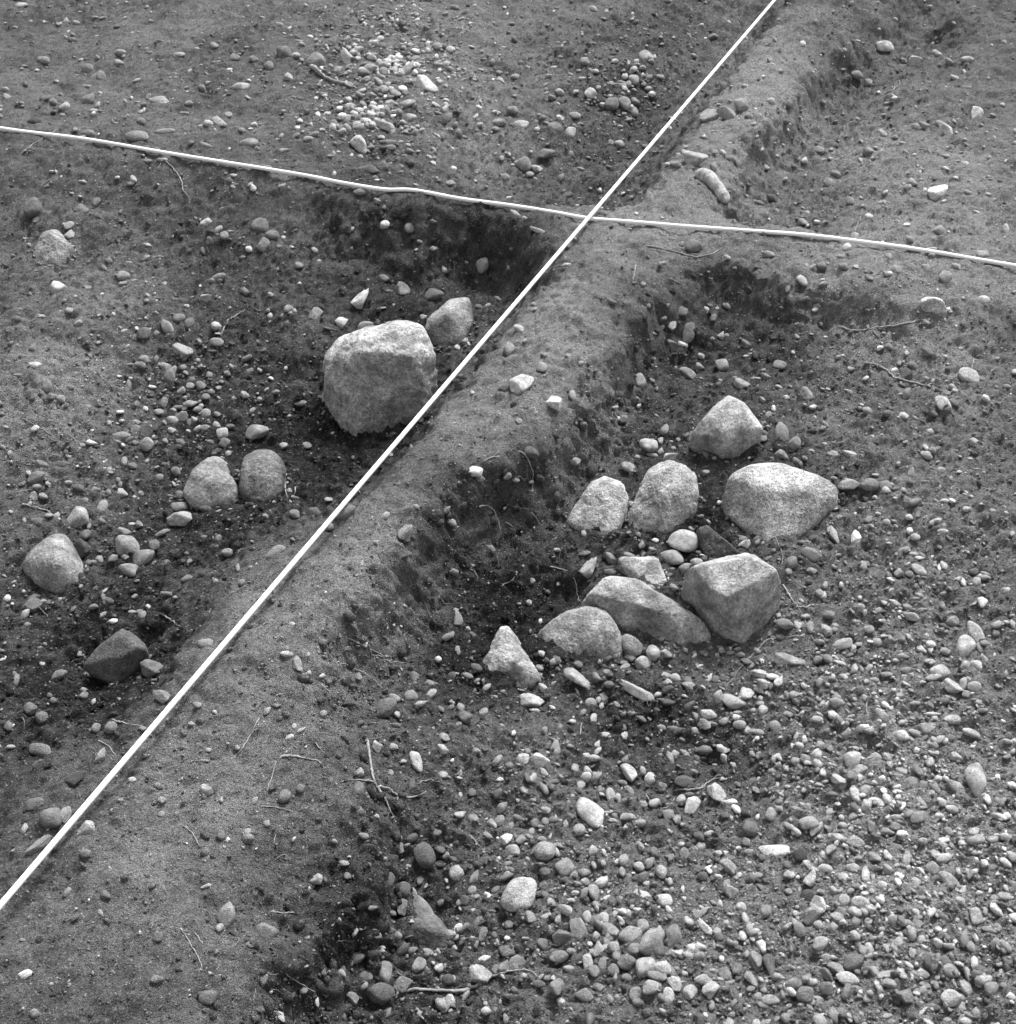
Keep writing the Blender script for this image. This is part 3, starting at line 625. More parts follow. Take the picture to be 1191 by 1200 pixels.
T[(400, 790)] = """158,108,68,64,0,40 186,80,40,24,-30,55 244,72,46,38,0,45 127,248,44,36,90,60A 433,145,50,44,0,33 360,217,42,26,-40,60 356,258,38,32,0,75A 262,300,78,38,100,60 247,390,54,22,90,33A 355,348,34,26,0,60
62,340,38,36,90,60 62,395,52,38,90,38 122,492,22,16,0,70 204,600,48,28,110,45 665,84,84,50,0,65A 675,124,36,16,0,75 870,98,38,38,0,60A 898,88,24,18,90,60 880,152,32,22,90,75A 925,210,34,20,-20,75
988,212,28,22,90,70A 893,242,26,20,90,80 692,296,68,56,-10,80A 634,292,42,38,0,65 650,266,22,20,0,50 668,358,34,26,90,70 718,245,30,28,90,38A 815,325,30,26,90,65 860,332,30,28,0,65 766,356,22,18,0,50
1000,340,60,52,-15,65A 1075,360,44,38,25,70 982,376,30,20,0,45 990,296,30,24,90,45 868,470,112,72,-45,75 940,418,52,30,95,60 987,494,80,24,-5,62 830,537,42,36,20,60 782,520,38,20,90,60A 715,470,36,26,0,55
676,518,34,32,90,45 712,512,28,26,90,50 560,462,38,36,90,50 528,517,40,24,-30,65 576,570,42,40,0,80A 552,500,24,18,0,50 598,608,48,40,0,50 628,572,40,30,60,50A 710,610,72,60,0,48 740,595,32,26,90,55
700,575,30,22,0,55 664,548,28,22,90,60 592,528,28,20,90,50 710,686,36,28,0,38 780,668,60,58,20,52 784,712,44,28,0,38 706,730,36,30,90,45 620,752,118,112,0,62 404,685,54,46,35,60 464,705,54,26,75,50
396,645,40,22,0,33 366,628,26,24,90,50A 456,752,30,28,90,60 430,785,34,34,0,28 278,820,92,62,-45,48A 213,806,56,34,90,45A 165,715,60,44,90,28 220,745,50,44,90,28 175,830,34,20,0,45 120,900,50,28,-35,50
495,905,52,32,90,45A 475,858,46,36,-25,50A 660,842,50,40,-20,50A 585,870,30,30,0,45 825,728,32,16,0,55 850,722,30,26,0,60 880,755,54,38,90,60 848,760,36,28,90,55 910,848,44,44,0,60 858,845,44,30,100,65A
780,820,50,36,0,60A 756,852,36,22,90,60 828,888,94,56,-55,60A 778,912,80,54,0,38A 704,938,44,40,90,38 760,978,64,40,10,50 940,885,56,50,0,50A 1008,900,72,60,-15,60 1052,875,50,40,90,50 1086,922,104,66,60,52
1160,905,80,56,90,38 1105,955,50,44,90,33 888,912,36,28,90,60 935,915,30,26,0,60 898,955,50,34,90,60 950,948,40,40,0,50 1020,952,44,36,0,45 860,1000,56,34,90,55 882,968,34,30,0,65A 910,1010,46,28,90,50
882,1032,40,36,90,50 948,1024,46,36,110,45 995,996,68,52,0,33 1062,1012,72,60,20,60 1120,1018,62,48,0,60 1100,1048,70,30,-10,55 1165,1070,50,50,0,60 1078,1086,64,46,40,60 1026,1108,50,40,60,55 1142,1115,56,38,90,65
995,1055,36,26,0,50 897,1085,40,36,0,50 848,1115,60,44,0,45 752,1085,60,50,90,45 485,1035,80,62,0,50A 540,1030,36,30,110,50A 566,1015,40,36,90,55A 615,995,56,44,0,45A 580,962,56,40,0,40 155,1030,70,44,90,50
272,1010,54,42,60,50 212,1078,72,52,0,45A 140,1102,90,64,0,28 55,985,50,40,0,33 365,1018,20,20,0,60 40,1128,44,40,0,45A 372,1060,40,34,0,28 1160,970,40,34,0,60 1128,784,52,42,0,60 1048,762,56,44,20,60A
1112,685,40,36,90,50 1075,655,38,34,90,60 1038,668,36,30,0,65 985,645,40,34,90,60A 1052,704,36,34,90,40 998,705,46,30,80,45A 290,620,90,66,110,26"""
T[(770, 790)] = """260,90,90,46,-15,65 310,60,70,44,15,65A 213,75,40,36,110,60 180,136,54,32,0,65 165,172,44,34,0,55A 287,172,44,30,0,65A 345,198,56,22,0,60 410,176,40,36,0,60 458,136,36,26,0,55A 498,175,32,20,0,75
230,257,46,28,-15,80 60,278,34,32,90,60 332,276,24,24,0,55 135,288,28,28,0,33 500,245,36,28,0,70 515,292,34,30,0,55 558,275,48,38,0,75 683,290,62,58,20,65 712,326,52,32,0,70 632,360,50,34,0,70A
766,285,70,32,-5,65A 783,138,52,34,-70,60 850,207,52,36,0,65 900,202,44,24,-15,60 932,186,44,42,0,50 885,226,32,24,0,60 1034,155,66,30,0,60 1096,202,58,26,-25,70 967,230,34,24,-50,65 1042,282,40,28,0,75
1110,360,110,60,95,68 1040,388,76,34,-40,55 888,376,64,40,-5,60A 928,380,34,30,90,50 970,396,38,38,0,50 910,335,44,26,-50,50 995,442,36,36,0,70 1028,468,40,30,0,65 730,452,40,36,100,75A 690,462,34,30,0,38
725,402,36,34,90,65 690,398,28,24,0,60 832,496,38,18,0,65 830,528,36,28,0,50 845,512,40,16,0,50 803,545,52,24,0,55 748,528,46,26,90,50 528,513,66,42,5,60 556,536,62,26,35,60 397,484,48,34,70,50
430,466,34,22,0,60 484,468,34,20,0,60 524,460,28,26,0,60 210,410,82,56,-45,64A 122,456,68,58,90,75A 40,488,40,40,0,45 68,504,34,28,90,55 92,370,60,40,-10,33 325,533,50,50,0,38 310,582,28,28,0,50
145,562,36,34,0,33 152,598,34,32,90,65A 95,622,44,34,90,50 237,490,32,22,0,33 412,612,112,42,-2,75 497,628,46,44,0,14 527,660,50,34,0,65A 530,706,54,40,80,65A 524,768,48,42,0,20 568,795,58,42,120,75A
530,848,56,50,90,22A 562,872,34,30,0,60 570,932,52,42,0,65 245,668,56,52,0,50A 260,752,52,44,90,60A 293,808,34,32,0,75 330,708,38,36,90,38 160,702,40,30,0,33 378,824,38,36,90,50A 630,566,42,30,0,70
688,578,60,46,0,60A 606,612,44,34,70,55A 680,672,48,28,0,65A 710,792,62,42,-25,65 760,632,44,34,0,55A 806,676,36,32,0,60 830,600,70,28,-10,45 960,670,44,42,90,60 1018,712,74,40,-55,60 1058,786,36,30,0,65
1014,545,36,34,0,55 925,580,28,22,0,65 910,495,56,34,25,50 1110,840,60,40,80,60 616,750,30,26,0,65 575,756,36,22,0,60 640,825,36,32,0,50 630,845,44,36,120,55 690,862,40,36,90,50A 690,908,36,36,0,65A
612,880,40,34,80,55 850,855,44,28,120,50 906,868,36,36,0,60 1095,950,38,30,110,55 890,966,44,26,90,65 716,960,34,26,90,65 685,996,70,52,0,33 665,1056,78,48,-20,65 588,984,36,22,0,60 475,1074,58,34,0,45
424,1052,44,24,0,65A 345,985,56,56,0,50A 330,1060,56,40,-30,50A 395,1010,76,48,-60,33A 620,1025,60,44,0,50A 590,1045,54,40,130,33A 590,1090,44,44,0,38 515,1110,60,50,0,38 810,1045,80,26,0,65 815,1075,60,28,-10,55
923,1038,44,36,0,60A 1025,1120,70,56,0,65 870,1115,66,50,-40,45A 1078,1092,66,36,90,60 945,1000,44,30,90,28 185,1090,60,48,60,65A 115,1102,56,52,0,65A 160,1062,60,36,0,60 62,1070,56,50,-40,60A 38,1115,52,40,90,60
22,1020,52,48,0,55 80,970,48,36,0,65A 125,950,46,26,0,82A 165,880,64,30,-35,75A 140,838,34,32,90,50A 25,784,54,44,0,65 15,685,44,36,90,55 215,912,30,30,0,38 10,905,60,32,90,60 55,890,50,30,90,55
45,930,40,28,0,45 235,1040,56,40,-40,50A 395,1132,60,32,0,55"""
STONES = []
for (ox, oy), txt in T.items():
    for s_ in txt.split():
        a = s_.endswith('A'); v = [float(q) for q in s_.rstrip('A').split(',')]
        STONES.append((ox + v[0] * KZ, oy + v[1] * KZ, v[2] * KZ, v[3] * KZ, v[4], v[5] / 100, a))
STONES.sort(key=lambda q: -q[2] * q[3])
def tone_albedo(t): return 0.03 + 0.62 * t ** 1.9

def stone_frame(px, py, lw, sh, ang, P, rng):
    """axes and centre of a stone whose visible outline is lw x sh at this angle"""
    dep = (P - CAMP) @ FWD; unit = dep / FPX
    el = math.atan2(CAM_H - P[2], P[1])
    delta = (math.pi / 2 - el) * rng.uniform(.45, .75)      # lean of the bedding plane from the view plane towards the ground
    up = np.array([0, math.sin(el), math.cos(el)]); fw = np.array([0, math.cos(el), -math.sin(el)])
    up2 = up * math.cos(delta) + fw * math.sin(delta)
    nrm = np.cross(RGT, up2)
    a = math.radians(ang)
    e1 = RGT * math.cos(a) + up2 * math.sin(a); e2 = -RGT * math.sin(a) + up2 * math.cos(a)
    a1, a2 = 1.08 * lw * unit / 2, 1.08 * sh * unit / 2
    c3 = .72 * min(a1, a2)
    k = 1 / math.cos(delta * .75)
    a1 *= 1 + (k - 1) * abs(math.sin(a)); a2 *= 1 + (k - 1) * abs(math.cos(a))
    return e1, e2, nrm, a1, a2, c3

LAND = [(440,440,'the biggest boulder'),(525,378,'the boulder behind the biggest one'),(60,665,'the smooth rounded boulder at the left edge'),(138,770,'the dark pointed rock'),
        (265,565,'the touching boulder pair'),(705,595,'the speckled boulder against the baulk'),(778,588,'the leaning slab'),(755,670,'the small flat-topped boulder'),(770,715,'the long humped boulder'),
        (682,750,'the half-dome boulder'),(595,780,'the pointed triangular boulder'),(855,500,'the cube-like boulder'),(915,590,'the widest boulder'),(862,705,'the sharp-edged block'),
        (1094,362,'the cobble jutting from the baulk'),(62,290,'the lumpy buried boulder'),(497,1095,'the dark broken rock'),(690,256,'the cord crossing'),(835,222,'the club-shaped stone'),
        (500,97,'the white angular stone in the heap'),(608,1042,'the large rounded triangular cobble'),(691,947,'the big white oval stone'),(908,995,'the long white flat stone'),(440,905,'the forked pale root'),
        (1129,750,'the bright stone pair at the right edge'),(250,1068,'the stone in the baulk hole'),(610,447,'the bright stone on the baulk'),(385,85,'the thick dark stick'),(1050,380,'the long branching root'),
        (1110,225,'the brightest stone of the upper right pit'),(612,190,'the stone group in the upper pit'),(780,1100,'the bottom pebble heap'),(1000,1120,'the bottom gravel spread'),(1000,890,'the round grey stone in the gravel'),
        (250,140,'the left end of the cross cord'),(1065,430,'the thin wavy root')]
ORD = ['nearest', 'second nearest', 'third nearest', 'fourth nearest', 'fifth nearest', 'sixth nearest', 'seventh nearest', 'eighth nearest', 'ninth nearest', 'tenth nearest', 'eleventh nearest', 'twelfth nearest']
def describe(q):
    px, py, lw, sh, ang, tone, a = q
    t = 'white' if tone >= .74 else 'pale' if tone >= .575 else 'grey' if tone >= .41 else 'dark'
    s = lw / sh
    sh_ = 'long' if s > 1.9 else ('angular' if a else ('oval' if s > 1.3 else 'rounded'))
    return t + ' ' + sh_
def area(px, py):
    d = (px - 27) * 982 + (py - 1030) * 840           # side of the diagonal cord
    right = d > 0
    ycord = 256 + (px - 690) * (.155 if px < 690 else .108)
    if py < ycord: return 'stones of the upper right pit' if px > 845 else 'stones of the upper pit'
    if right:
        if py < ycord + 60 and px > 760: return 'stones on the cross baulk'
        edge = np.interp(py, [300, 440, 520, 581, 665, 807, 1100], [800, 705, 645, 534, 455, 356, 255])
        return 'stones on the diagonal baulk' if px < edge else 'stones of the lower right pit'
    return 'stones of the left pit'
# drop duplicates that two tiles share, and any stone read inside a boulder
clean = []
for q in STONES:
    if any(math.hypot(q[0] - r[0], q[1] - r[1]) < .33 * min(q[2], r[2]) for r in clean): continue
    if any(x0 + 5 < q[0] < x1 - 5 and y0 + 5 < q[1] < y1 - 5 and q[2] < .55 * (x1 - x0) and ((q[0]-(x0+x1)/2)/(x1-x0))**2 + ((q[1]-(y0+y1)/2)/(y1-y0))**2 < .16 for (x0, x1, y0, y1) in BOULDERS): continue
    clean.append(q)
N_IND = 290
IND, REST = clean[:N_IND], clean[N_IND:]
buckets = {}
for i, q in enumerate(IND):
    li = min(range(len(LAND)), key=lambda k: math.hypot(q[0] - LAND[k][0], (q[1] - LAND[k][1]) * 1.2) if math.hypot(q[0] - LAND[k][0], q[1] - LAND[k][1]) > 12 else 1e9)
    dx, dy = q[0] - LAND[li][0], LAND[li][1] - q[1]
    side = ['right of', 'above and right of', 'above', 'above and left of', 'left of', 'below and left of', 'below', 'below and right of'][int(round(math.degrees(math.atan2(dy, dx)) / 45)) % 8]
    buckets.setdefault((describe(q), side, li), []).append((math.hypot(dx, dy), i))
LABEL = {}
for (d, side, li), lst in buckets.items():
    lst.sort()
    for n, (_, i) in enumerate(lst):
        LABEL[i] = f'{d} stone {side} {LAND[li][2]}' if len(lst) == 1 else f'{ORD[n]} {d} stone {side} {LAND[li][2]}'
SPECIAL = {(608,1042): 'large rounded triangular cobble, biggest loose stone on the lower pit floor', (691,947): 'big white oval stone lying alone on the lower pit floor',
           (908,995): 'long white flat stone with a black pebble at its right end', (500,97): 'white angular stone, largest in the heap of the upper pit', (610,447): 'bright white stone lying on the diagonal baulk beside a darker one',
           (1099,224): 'brightest elongated stone on the slope of the upper right pit', (1129,755): 'bright egg-shaped stone, front one of the pair at the right edge', (1000,887): 'round grey stone set among the pale gravel'}
for (sx, sy), lb in SPECIAL.items():
    i = min(range(len(IND)), key=lambda k: math.hypot(IND[k][0] - sx, IND[k][1] - sy))
    LABEL[i] = lb
pi = at([q[0] for q in IND], [q[1] + .22 * q[3] for q in IND])
rng = random.Random(5)
for i, q in enumerate(IND):
    px, py, lw, sh, ang, tone, a = q
    e1, e2, e3, a1, a2, c3 = stone_frame(px, py, lw, sh, ang, pi[i], rng)
    o = link('stone', rng.choice(ANG_ME if a else ROUND_ME))
    from mathutils import Matrix
    flip = rng.choice((-1, 1))
    m = Matrix(((e1[0]*a1*flip, e2[0]*a2*flip, e3[0]*c3, 0), (e1[1]*a1*flip, e2[1]*a2*flip, e3[1]*c3, 0), (e1[2]*a1*flip, e2[2]*a2*flip, e3[2]*c3, 0), (0, 0, 0, 1)))
    m.translation = Vector(pi[i] + e3 * c3 * .5)
    o.matrix_world = m
    al = tone_albedo(tone); o.color = (al, al, al, 1)
    tag(o, LABEL[i], 'stone', area(px, py))

# the club-shaped stone on the upper arm of the baulk
def tube(path, radii, sides=7, closed_ends=True, wob=0, seed=0):
    """rings of a tube along a 3-D path"""
    path = np.asarray(path, float); n = len(path)
    tan = np.gradient(path, axis=0); tan /= np.linalg.norm(tan, axis=1)[:, None] + 1e-12
    up = np.array([.05, -.03, 1.0])
    s1 = np.cross(tan, up); s1 /= np.linalg.norm(s1, axis=1)[:, None] + 1e-12
    s2 = np.cross(s1, tan)
    V, r = [], np.random.RandomState(seed)
    for k in range(sides):
        a = 2 * math.pi * k / sides
        V.append(path + (s1 * math.cos(a) + s2 * math.sin(a)) * (np.asarray(radii) * (1 + wob * r.uniform(-1, 1, n)))[:, None])
    V = np.stack(V, 1).reshape(-1, 3)
    F = []
    for i in range(n - 1):
        for k in range(sides):
            k1 = (k + 1) % sides
            F.append((i * sides + k, i * sides + k1, (i + 1) * sides + k1, (i + 1) * sides + k))
    return V, np.array(F)
def catmull(P, m):
    P = np.asarray(P, float); P = np.vstack([2 * P[0] - P[1], P, 2 * P[-1] - P[-2]])
    out = []
    for i in range(1, len(P) - 2):
        for k in range(m):
            t = k / m
            out.append(.5 * ((2 * P[i]) + (-P[i-1] + P[i+1]) * t + (2*P[i-1] - 5*P[i] + 4*P[i+1] - P[i+2]) * t*t + (-P[i-1] + 3*P[i] - 3*P[i+1] + P[i+2]) * t**3))
    out.append(P[-2]); return np.array(out)
cp = catmull([(815,209),(824,209),(833,214),(840,222),(846,231),(851,241)], 6)
CP = at(cp[:, 0], cp[:, 1]); zz = CP[:, 2].copy()
CP[:, 2] = np.convolve(np.pad(zz, 4, 'edge'), np.ones(9) / 9, 'valid') + .010
tt = np.linspace(0, 1, len(CP)); un = ((CP - CAMP) @ FWD) / FPX
rad = un * np.interp(tt, [0, .04, .12, .3, .5, .7, .88, .96, 1], [.3, 5.0, 8.2, 9.2, 7.2, 7.0, 7.4, 5.2, .3])
V, F = tube(CP, rad, 16, seed=3)
o = link('stone', mesh_from('club_stone', V, F, M_STONE)); o.color = (.30, .30, .30, 1)
tag(o, 'smooth club-shaped curved stone on the baulk just above the cord crossing', 'stone', 'stones on the diagonal baulk')

# ------------------------------------------------------------------ cords
def cord(name, pts, r, label):
    V, F = tube(pts, np.full(len(pts), r), 10)
    o = link(name, mesh_from(name, V, F, M_CORD)); tag(o, label, 'cord', 'white measuring cords')
cross_px = catmull([(-90,137),(-20,147),(27,154),(100,163),(200,180),(300,196),(360,206),(400,214),(450,222),(485,223),(540,233),(600,241),(650,249),(690,256),(740,260),(800,265),(870,270),(940,275),(1000,282),(1060,290),(1105,297),(1151,305),(1260,323)], 10)
cz = np.full(len(cross_px), .010)
for _ in range(6):
    W_ = on_plane(cross_px[:, 0], cross_px[:, 1], cz)
    cz = np.maximum(cz, ground_z(W_[:, 0], W_[:, 1]) + .004)
    cz = np.convolve(np.pad(cz, 7, 'edge'), np.ones(15) / 15, 'valid')
cord('cord', on_plane(cross_px[:, 0], cross_px[:, 1], cz), .0062, 'white cord lying slightly wavy along the cross baulk from left to right')
dg = on_plane(np.array([-160., 1000.]), np.array([1030 + 187 * 982 / 840., 48 - 133 * 982 / 840.]), .030)
dg = dg[0] + (dg[1] - dg[0]) * np.linspace(0, 1, 60)[:, None]
cord('cord', dg, .0055, 'taut straight white cord running diagonally along the baulk, over the other cord')

# ------------------------------------------------------------------ roots and twigs: (tile, points, width px in tile, label, branches)
def root(tile, pts, w, label, branches=(), mat=None, name='root', lift=1.0, cat='root', group='loose roots and twigs'):
    def mk(pts, w, tip):
        p = np.array(pts, float) * KZ + np.array(tile)
        p = catmull(p, 7)
        r = np.random.RandomState(int(p[0, 0] * 13 + p[0, 1]) % 9999)
        p[1:-1] += r.normal(0, .35, (len(p) - 2, 2))
        P = at(p[:, 0], p[:, 1])
        zz = P[:, 2].copy(); k = 5
        sm = np.convolve(np.pad(zz, k // 2, 'edge'), np.ones(k) / k, 'valid')
        un = ((P - CAMP) @ FWD) / FPX
        rad = .85 * un * w * KZ / 2 * np.linspace(1.1, tip, len(P)) * (1 + .22 * np.sin(np.linspace(0, 9, len(P)) + p[0, 0])); rad = np.maximum(rad, .0009)
        P[:, 2] = np.maximum(sm, zz) + rad * .7 * lift - np.interp(np.linspace(0, 1, len(P)), [0, .08, .92, 1], [.004, 0, 0, .003])
        return tube(P, rad, 7, wob=.18, seed=int(p[0, 0]))
    o = link(name, mesh_from(name, *mk(pts, w, .45), mat or M_ROOT))
    tag(o, label, cat, group)
    for bp, bw in branches:
        link('branch', mesh_from('branch', *mk(bp, bw, .4), mat or M_ROOT), o)
A_, B_, C_, D_, E_, F_, G_, H_, I_ = (20,40),(400,40),(770,40),(20,420),(400,420),(770,420),(20,790),(400,790),(770,790)
root(A_, [(1030,125),(1075,155),(1130,180),(1185,192)], 17, 'thick dark stick lying left of the stone heap', [([(1130,180),(1165,182),(1185,165)], 7)], M_BARK, 'stick', lift=2.2, cat='stick')
root(A_, [(512,436),(545,470),(572,510),(580,548),(600,570),(602,592)], 6, 'thin pale root hanging down the slope under the left cord', [([(512,436),(500,455),(490,472)], 5)])
root(A_, [(712,1052),(735,1005),(762,985),(795,962)], 5, 'short thin pale root above left of the biggest boulder')
root(A_, [(15,418),(60,385),(100,358),(145,330)], 5, 'thin straight twig crossing under the cord at its left end', name='twig', cat='twig')
root(B_, [(1028,805),(1022,840),(1018,865),(1030,880)], 5, 'tiny bent rootlet on the baulk just below the cord crossing')
root(C_, [(-40,738),(0,745),(60,760),(130,778),(190,768),(240,740),(268,728)], 6, 'curved pale root on the baulk right of the crossing, below the cord')
root(C_, [(632,1020),(690,1038),(760,1026),(850,1015),(910,1002),(965,986)], 9, 'long branching root beneath the cobble that juts from the baulk', [([(745,1030),(715,1065),(690,1082)], 5), ([(750,1033),(770,1055),(785,1070)], 5), ([(655,1030),(642,1048),(638,1062)], 4)])
root(C_, [(370,716),(360,732),(350,748)], 4, 'tiny twig right of the curved root under the cord', name='twig', cat='twig')
root(C_, [(430,948),(395,915),(370,888)], 4, 'thin rootlet on the face below the right cross baulk')
root(C_, [(35,850),(75,868),(112,886)], 4, 'thin twig at the inner corner of the lower right pit', name='twig', cat='twig')
root(C_, [(790,210),(820,198),(845,178),(848,160)], 5, 'bent twig on the upper right pit floor', name='twig', cat='twig')
root(C_, [(690,690),(705,655),(715,630)], 4, 'short rootlet beside the dark patch of the upper right pit')
root(D_, [(498,886),(535,915),(578,942)], 8, 'short straight pale twig left of the diagonal cord', name='twig', cat='twig')
root(D_, [(940,398),(936,450),(945,490)], 6, 'upright rootlet right of the touching boulder pair', [([(936,430),(905,434),(878,438)], 6), ([(975,450),(968,480),(965,500)], 5)])
root(D_, [(18,210),(70,238),(130,275)], 4, 'thin root across the smooth mound at the left edge')
root(D_, [(18,510),(60,520),(125,541)], 8, 'pale root at the left edge above the smooth rounded boulder')
root(D_, [(825,962),(850,938),(880,918)], 4, 'thin twig right of the diagonal cord on the pale baulk', name='twig', cat='twig')
root(D_, [(1060,1135),(1085,1160),(1105,1185)], 6, 'short pale rootlet on the baulk top above the forked root')
root(E_, [(480,515),(520,520),(545,555),(555,600)], 6, 'hooked root on the baulk face left of the speckled boulder', [([(575,570),(600,588)], 4)])
root(E_, [(490,362),(540,345),(575,350),(590,372)], 6, 'arched root above the white stone on the baulk face')
root(E_, [(620,320),(650,350),(668,400),(665,470)], 7, 'dark hanging root on the baulk face', mat=M_BARK)
root(E_, [(720,725),(760,735),(800,748),(820,790),(828,840),(870,878)], 5, 'thin curling root draped over the half-dome and long humped boulders')
root(E_, [(615,745),(595,775),(560,795)], 4, 'thin rootlet above the dark hollow')
root(E_, [(20,975),(60,995),(100,1015),(160,1045)], 6, 'pale root on the slope of the baulk left of the dark hollow', [([(100,1015),(110,1035),(150,1040)], 4)])
root(E_, [(0,1060),(50,1085),(100,1110),(150,1160)], 5, 'thin root trailing down the baulk slope above the forked root')
root(F_, [(745,18),(795,38),(825,65),(880,82),(930,95),(965,92),(1000,102)], 9, 'thin wavy root on the right side below the long branching root')
root(F_, [(435,785),(455,815),(480,855),(505,890),(522,935)], 7, 'dark rooty stem right of the sharp-edged block', [([(485,865),(520,870),(565,860)], 8)])
root(F_, [(525,965),(440,975),(385,985),(340,1030),(290,1080),(260,1125),(230,1155)], 7, 'long thin root curving below the sharp-edged block into the gravel')
root(F_, [(400,600),(420,640),(440,690),(435,720)], 4, 'fine rootlet on the front of the widest boulder')
root(F_, [(1106,0),(1100,40),(1112,62)], 5, 'short upright root at the right edge beside an oval stone')
root(F_, [(840,665),(865,645),(890,625)], 4, 'fine twig right of the widest boulder', name='twig', cat='twig')
root(G_, [(912,290),(960,288),(1010,296),(1050,305),(1072,328)], 10, 'pale arched root lying across the baulk top left of the forked root', [([(905,300),(890,360),(870,410)], 5)])
root(G_, [(845,150),(820,205),(790,255),(755,295)], 6, 'slender curved twig on the baulk top between two pale pebbles', name='twig', cat='twig')
root(G_, [(565,878),(600,930),(630,985),(650,1030)], 6, 'thin root hanging over the baulk edge at the bottom left', [([(620,900),(635,922),(650,942)], 4)])
root(G_, [(285,230),(320,255),(350,290)], 6, 'short twig touching the diagonal cord at lower left', name='twig', cat='twig')
root(G_, [(330,160),(370,172),(440,182)], 8, 'short stick ending at the diagonal cord at lower left', name='stick', cat='stick')
root(G_, [(880,828),(930,835),(970,832)], 6, 'pale rootlet on the ledge of the baulk near the bottom')
root(G_, [(925,1035),(980,1075),(1040,1110)], 5, 'thin root on the dark slope at the bottom left of centre')
root(G_, [(845,460),(900,465),(960,480)], 4, 'fine rootlet below the pale arched root')
root(G_, [(570,520),(615,560),(635,600)], 3, 'hair-thin rootlet on the smooth baulk top at lower left')
root(G_, [(1040,235),(1060,265),(1095,285)], 5, 'thin rootlet above right of the pale arched root')
root(H_, [(90,230),(102,300),(112,360),(125,395),(150,430),(170,475),(192,515)], 13, 'forked pale root on the slope below the baulk, thickest root of the pit', [([(118,378),(60,370),(0,375)], 7), ([(125,392),(165,400),(200,425),(260,430),(300,405)], 9), ([(215,425),(195,440),(185,455)], 6), ([(260,385),(300,372),(360,380)], 5)])
root(H_, [(445,562),(465,580),(485,605)], 8, 'short pale rootlet on the floor right of the forked root')
root(H_, [(205,1105),(290,1102),(380,1108),(450,1100),(510,1065),(580,1040),(650,1035),(690,1055)], 14, 'long pale root lying along the bottom edge of the photo')
root(H_, [(840,165),(835,210),(850,250)], 5, 'fine root on the dark patch below the half-dome boulder', [([(700,205),(725,220),(750,240)], 4)])
root(H_, [(1060,420),(1090,460),(1130,470),(1165,440)], 7, 'looped root left of the white egg-shaped stone in the dark hollow')
root(I_, [(735,145),(730,110),(745,75),(730,58)], 6, 'curled rootlet standing in the gravel at the right')
root(I_, [(60,405),(110,405),(150,400),(185,375),(225,345)], 9, 'pale root crossing a stone in the dark hollow of the gravel', [([(185,375),(205,365),(240,362)], 5)])
root(I_, [(420,870),(440,920),(455,950)], 4, 'hair-thin root on the bare soil patch near the bottom gravel')

# ------------------------------------------------------------------ uncounted gravel, grit, crumbs and rootlets
# stone density over the dig: (photo point, radius, weight)
BASE_D = .24
DENS = [(1050,900,120,1.05),(1100,1020,110,1.2),(950,1130,130,1.3),(760,1110,70,1.2),(1080,1130,110,1.5),(870,830,60,1.6),(960,820,70,1.0),(750,770,30,1.5),(1100,760,70,.9),(640,980,70,.8),(700,1000,70,.6),
        (530,1120,90,.9),(450,95,45,7.0),(420,130,35,5.0),(480,70,50,3.0),(440,60,40,3.0),(735,95,40,2.0),(720,90,60,1.0),(210,470,50,1.2),(250,480,50,.8),(150,620,60,.7),(80,560,60,.5),(200,420,40,.7),(830,430,70,.5),(1000,450,100,.35),(780,500,40,.6),
        (1080,560,80,.35),(1060,680,80,.6),(180,110,150,.35),(600,110,110,.4),(1080,110,100,.35),(560,830,50,.4),(480,820,40,.5),(290,270,80,.15),(1080,300,80,.3),(740,820,60,.7)]
def density(px, py):
    d = np.full(len(px), BASE_D)
    for (x, y, r, w) in DENS: d += w * np.exp(-(((px - x) / r) ** 2 + ((py - y) / r) ** 2) * .5)
    return d
def sample(n, power, boost):
    out = []; got = 0
    while got < n:
        px = RS.uniform(-140, 1330, 20000); py = RS.uniform(-20, 1330, 20000)
        w = (density(px, py) + boost) * (.45 + .55 * np.clip((1250 - py) / 1250, 0, 1))
        k = RS.rand(20000) < w / (5.0 + boost)
        out.append(np.stack([px[k], py[k]], 1)); got += k.sum()
    return np.vstack(out)[:n]
def rand_rot(n):
    q = RS.normal(size=(n, 4)); q /= np.linalg.norm(q, axis=1)[:, None]
    w, x, y, z = q.T
    return np.stack([np.stack([1-2*(y*y+z*z), 2*(x*y-z*w), 2*(x*z+y*w)], -1), np.stack([2*(x*y+z*w), 1-2*(x*x+z*z), 2*(y*z-x*w)], -1), np.stack([2*(x*z-y*w), 2*(y*z+x*w), 1-2*(x*x+y*y)], -1)], 1)
def lay_flat(n, tilt=.35):
    """rotations with the short axis near vertical"""
    a = RS.uniform(0, 2 * math.pi, n); tx = RS.normal(0, tilt, n); ty = RS.normal(0, tilt, n)
    nz = np.stack([tx, ty, np.ones(n)], 1); nz /= np.linalg.norm(nz, axis=1)[:, None]
    ax = np.stack([np.cos(a), np.sin(a), np.zeros(n)], 1)
    ex = ax - nz * (ax * nz).sum(1)[:, None]; ex /= np.linalg.norm(ex, axis=1)[:, None]
    ey = np.cross(nz, ex)
    return np.stack([ex, ey, nz], -1)
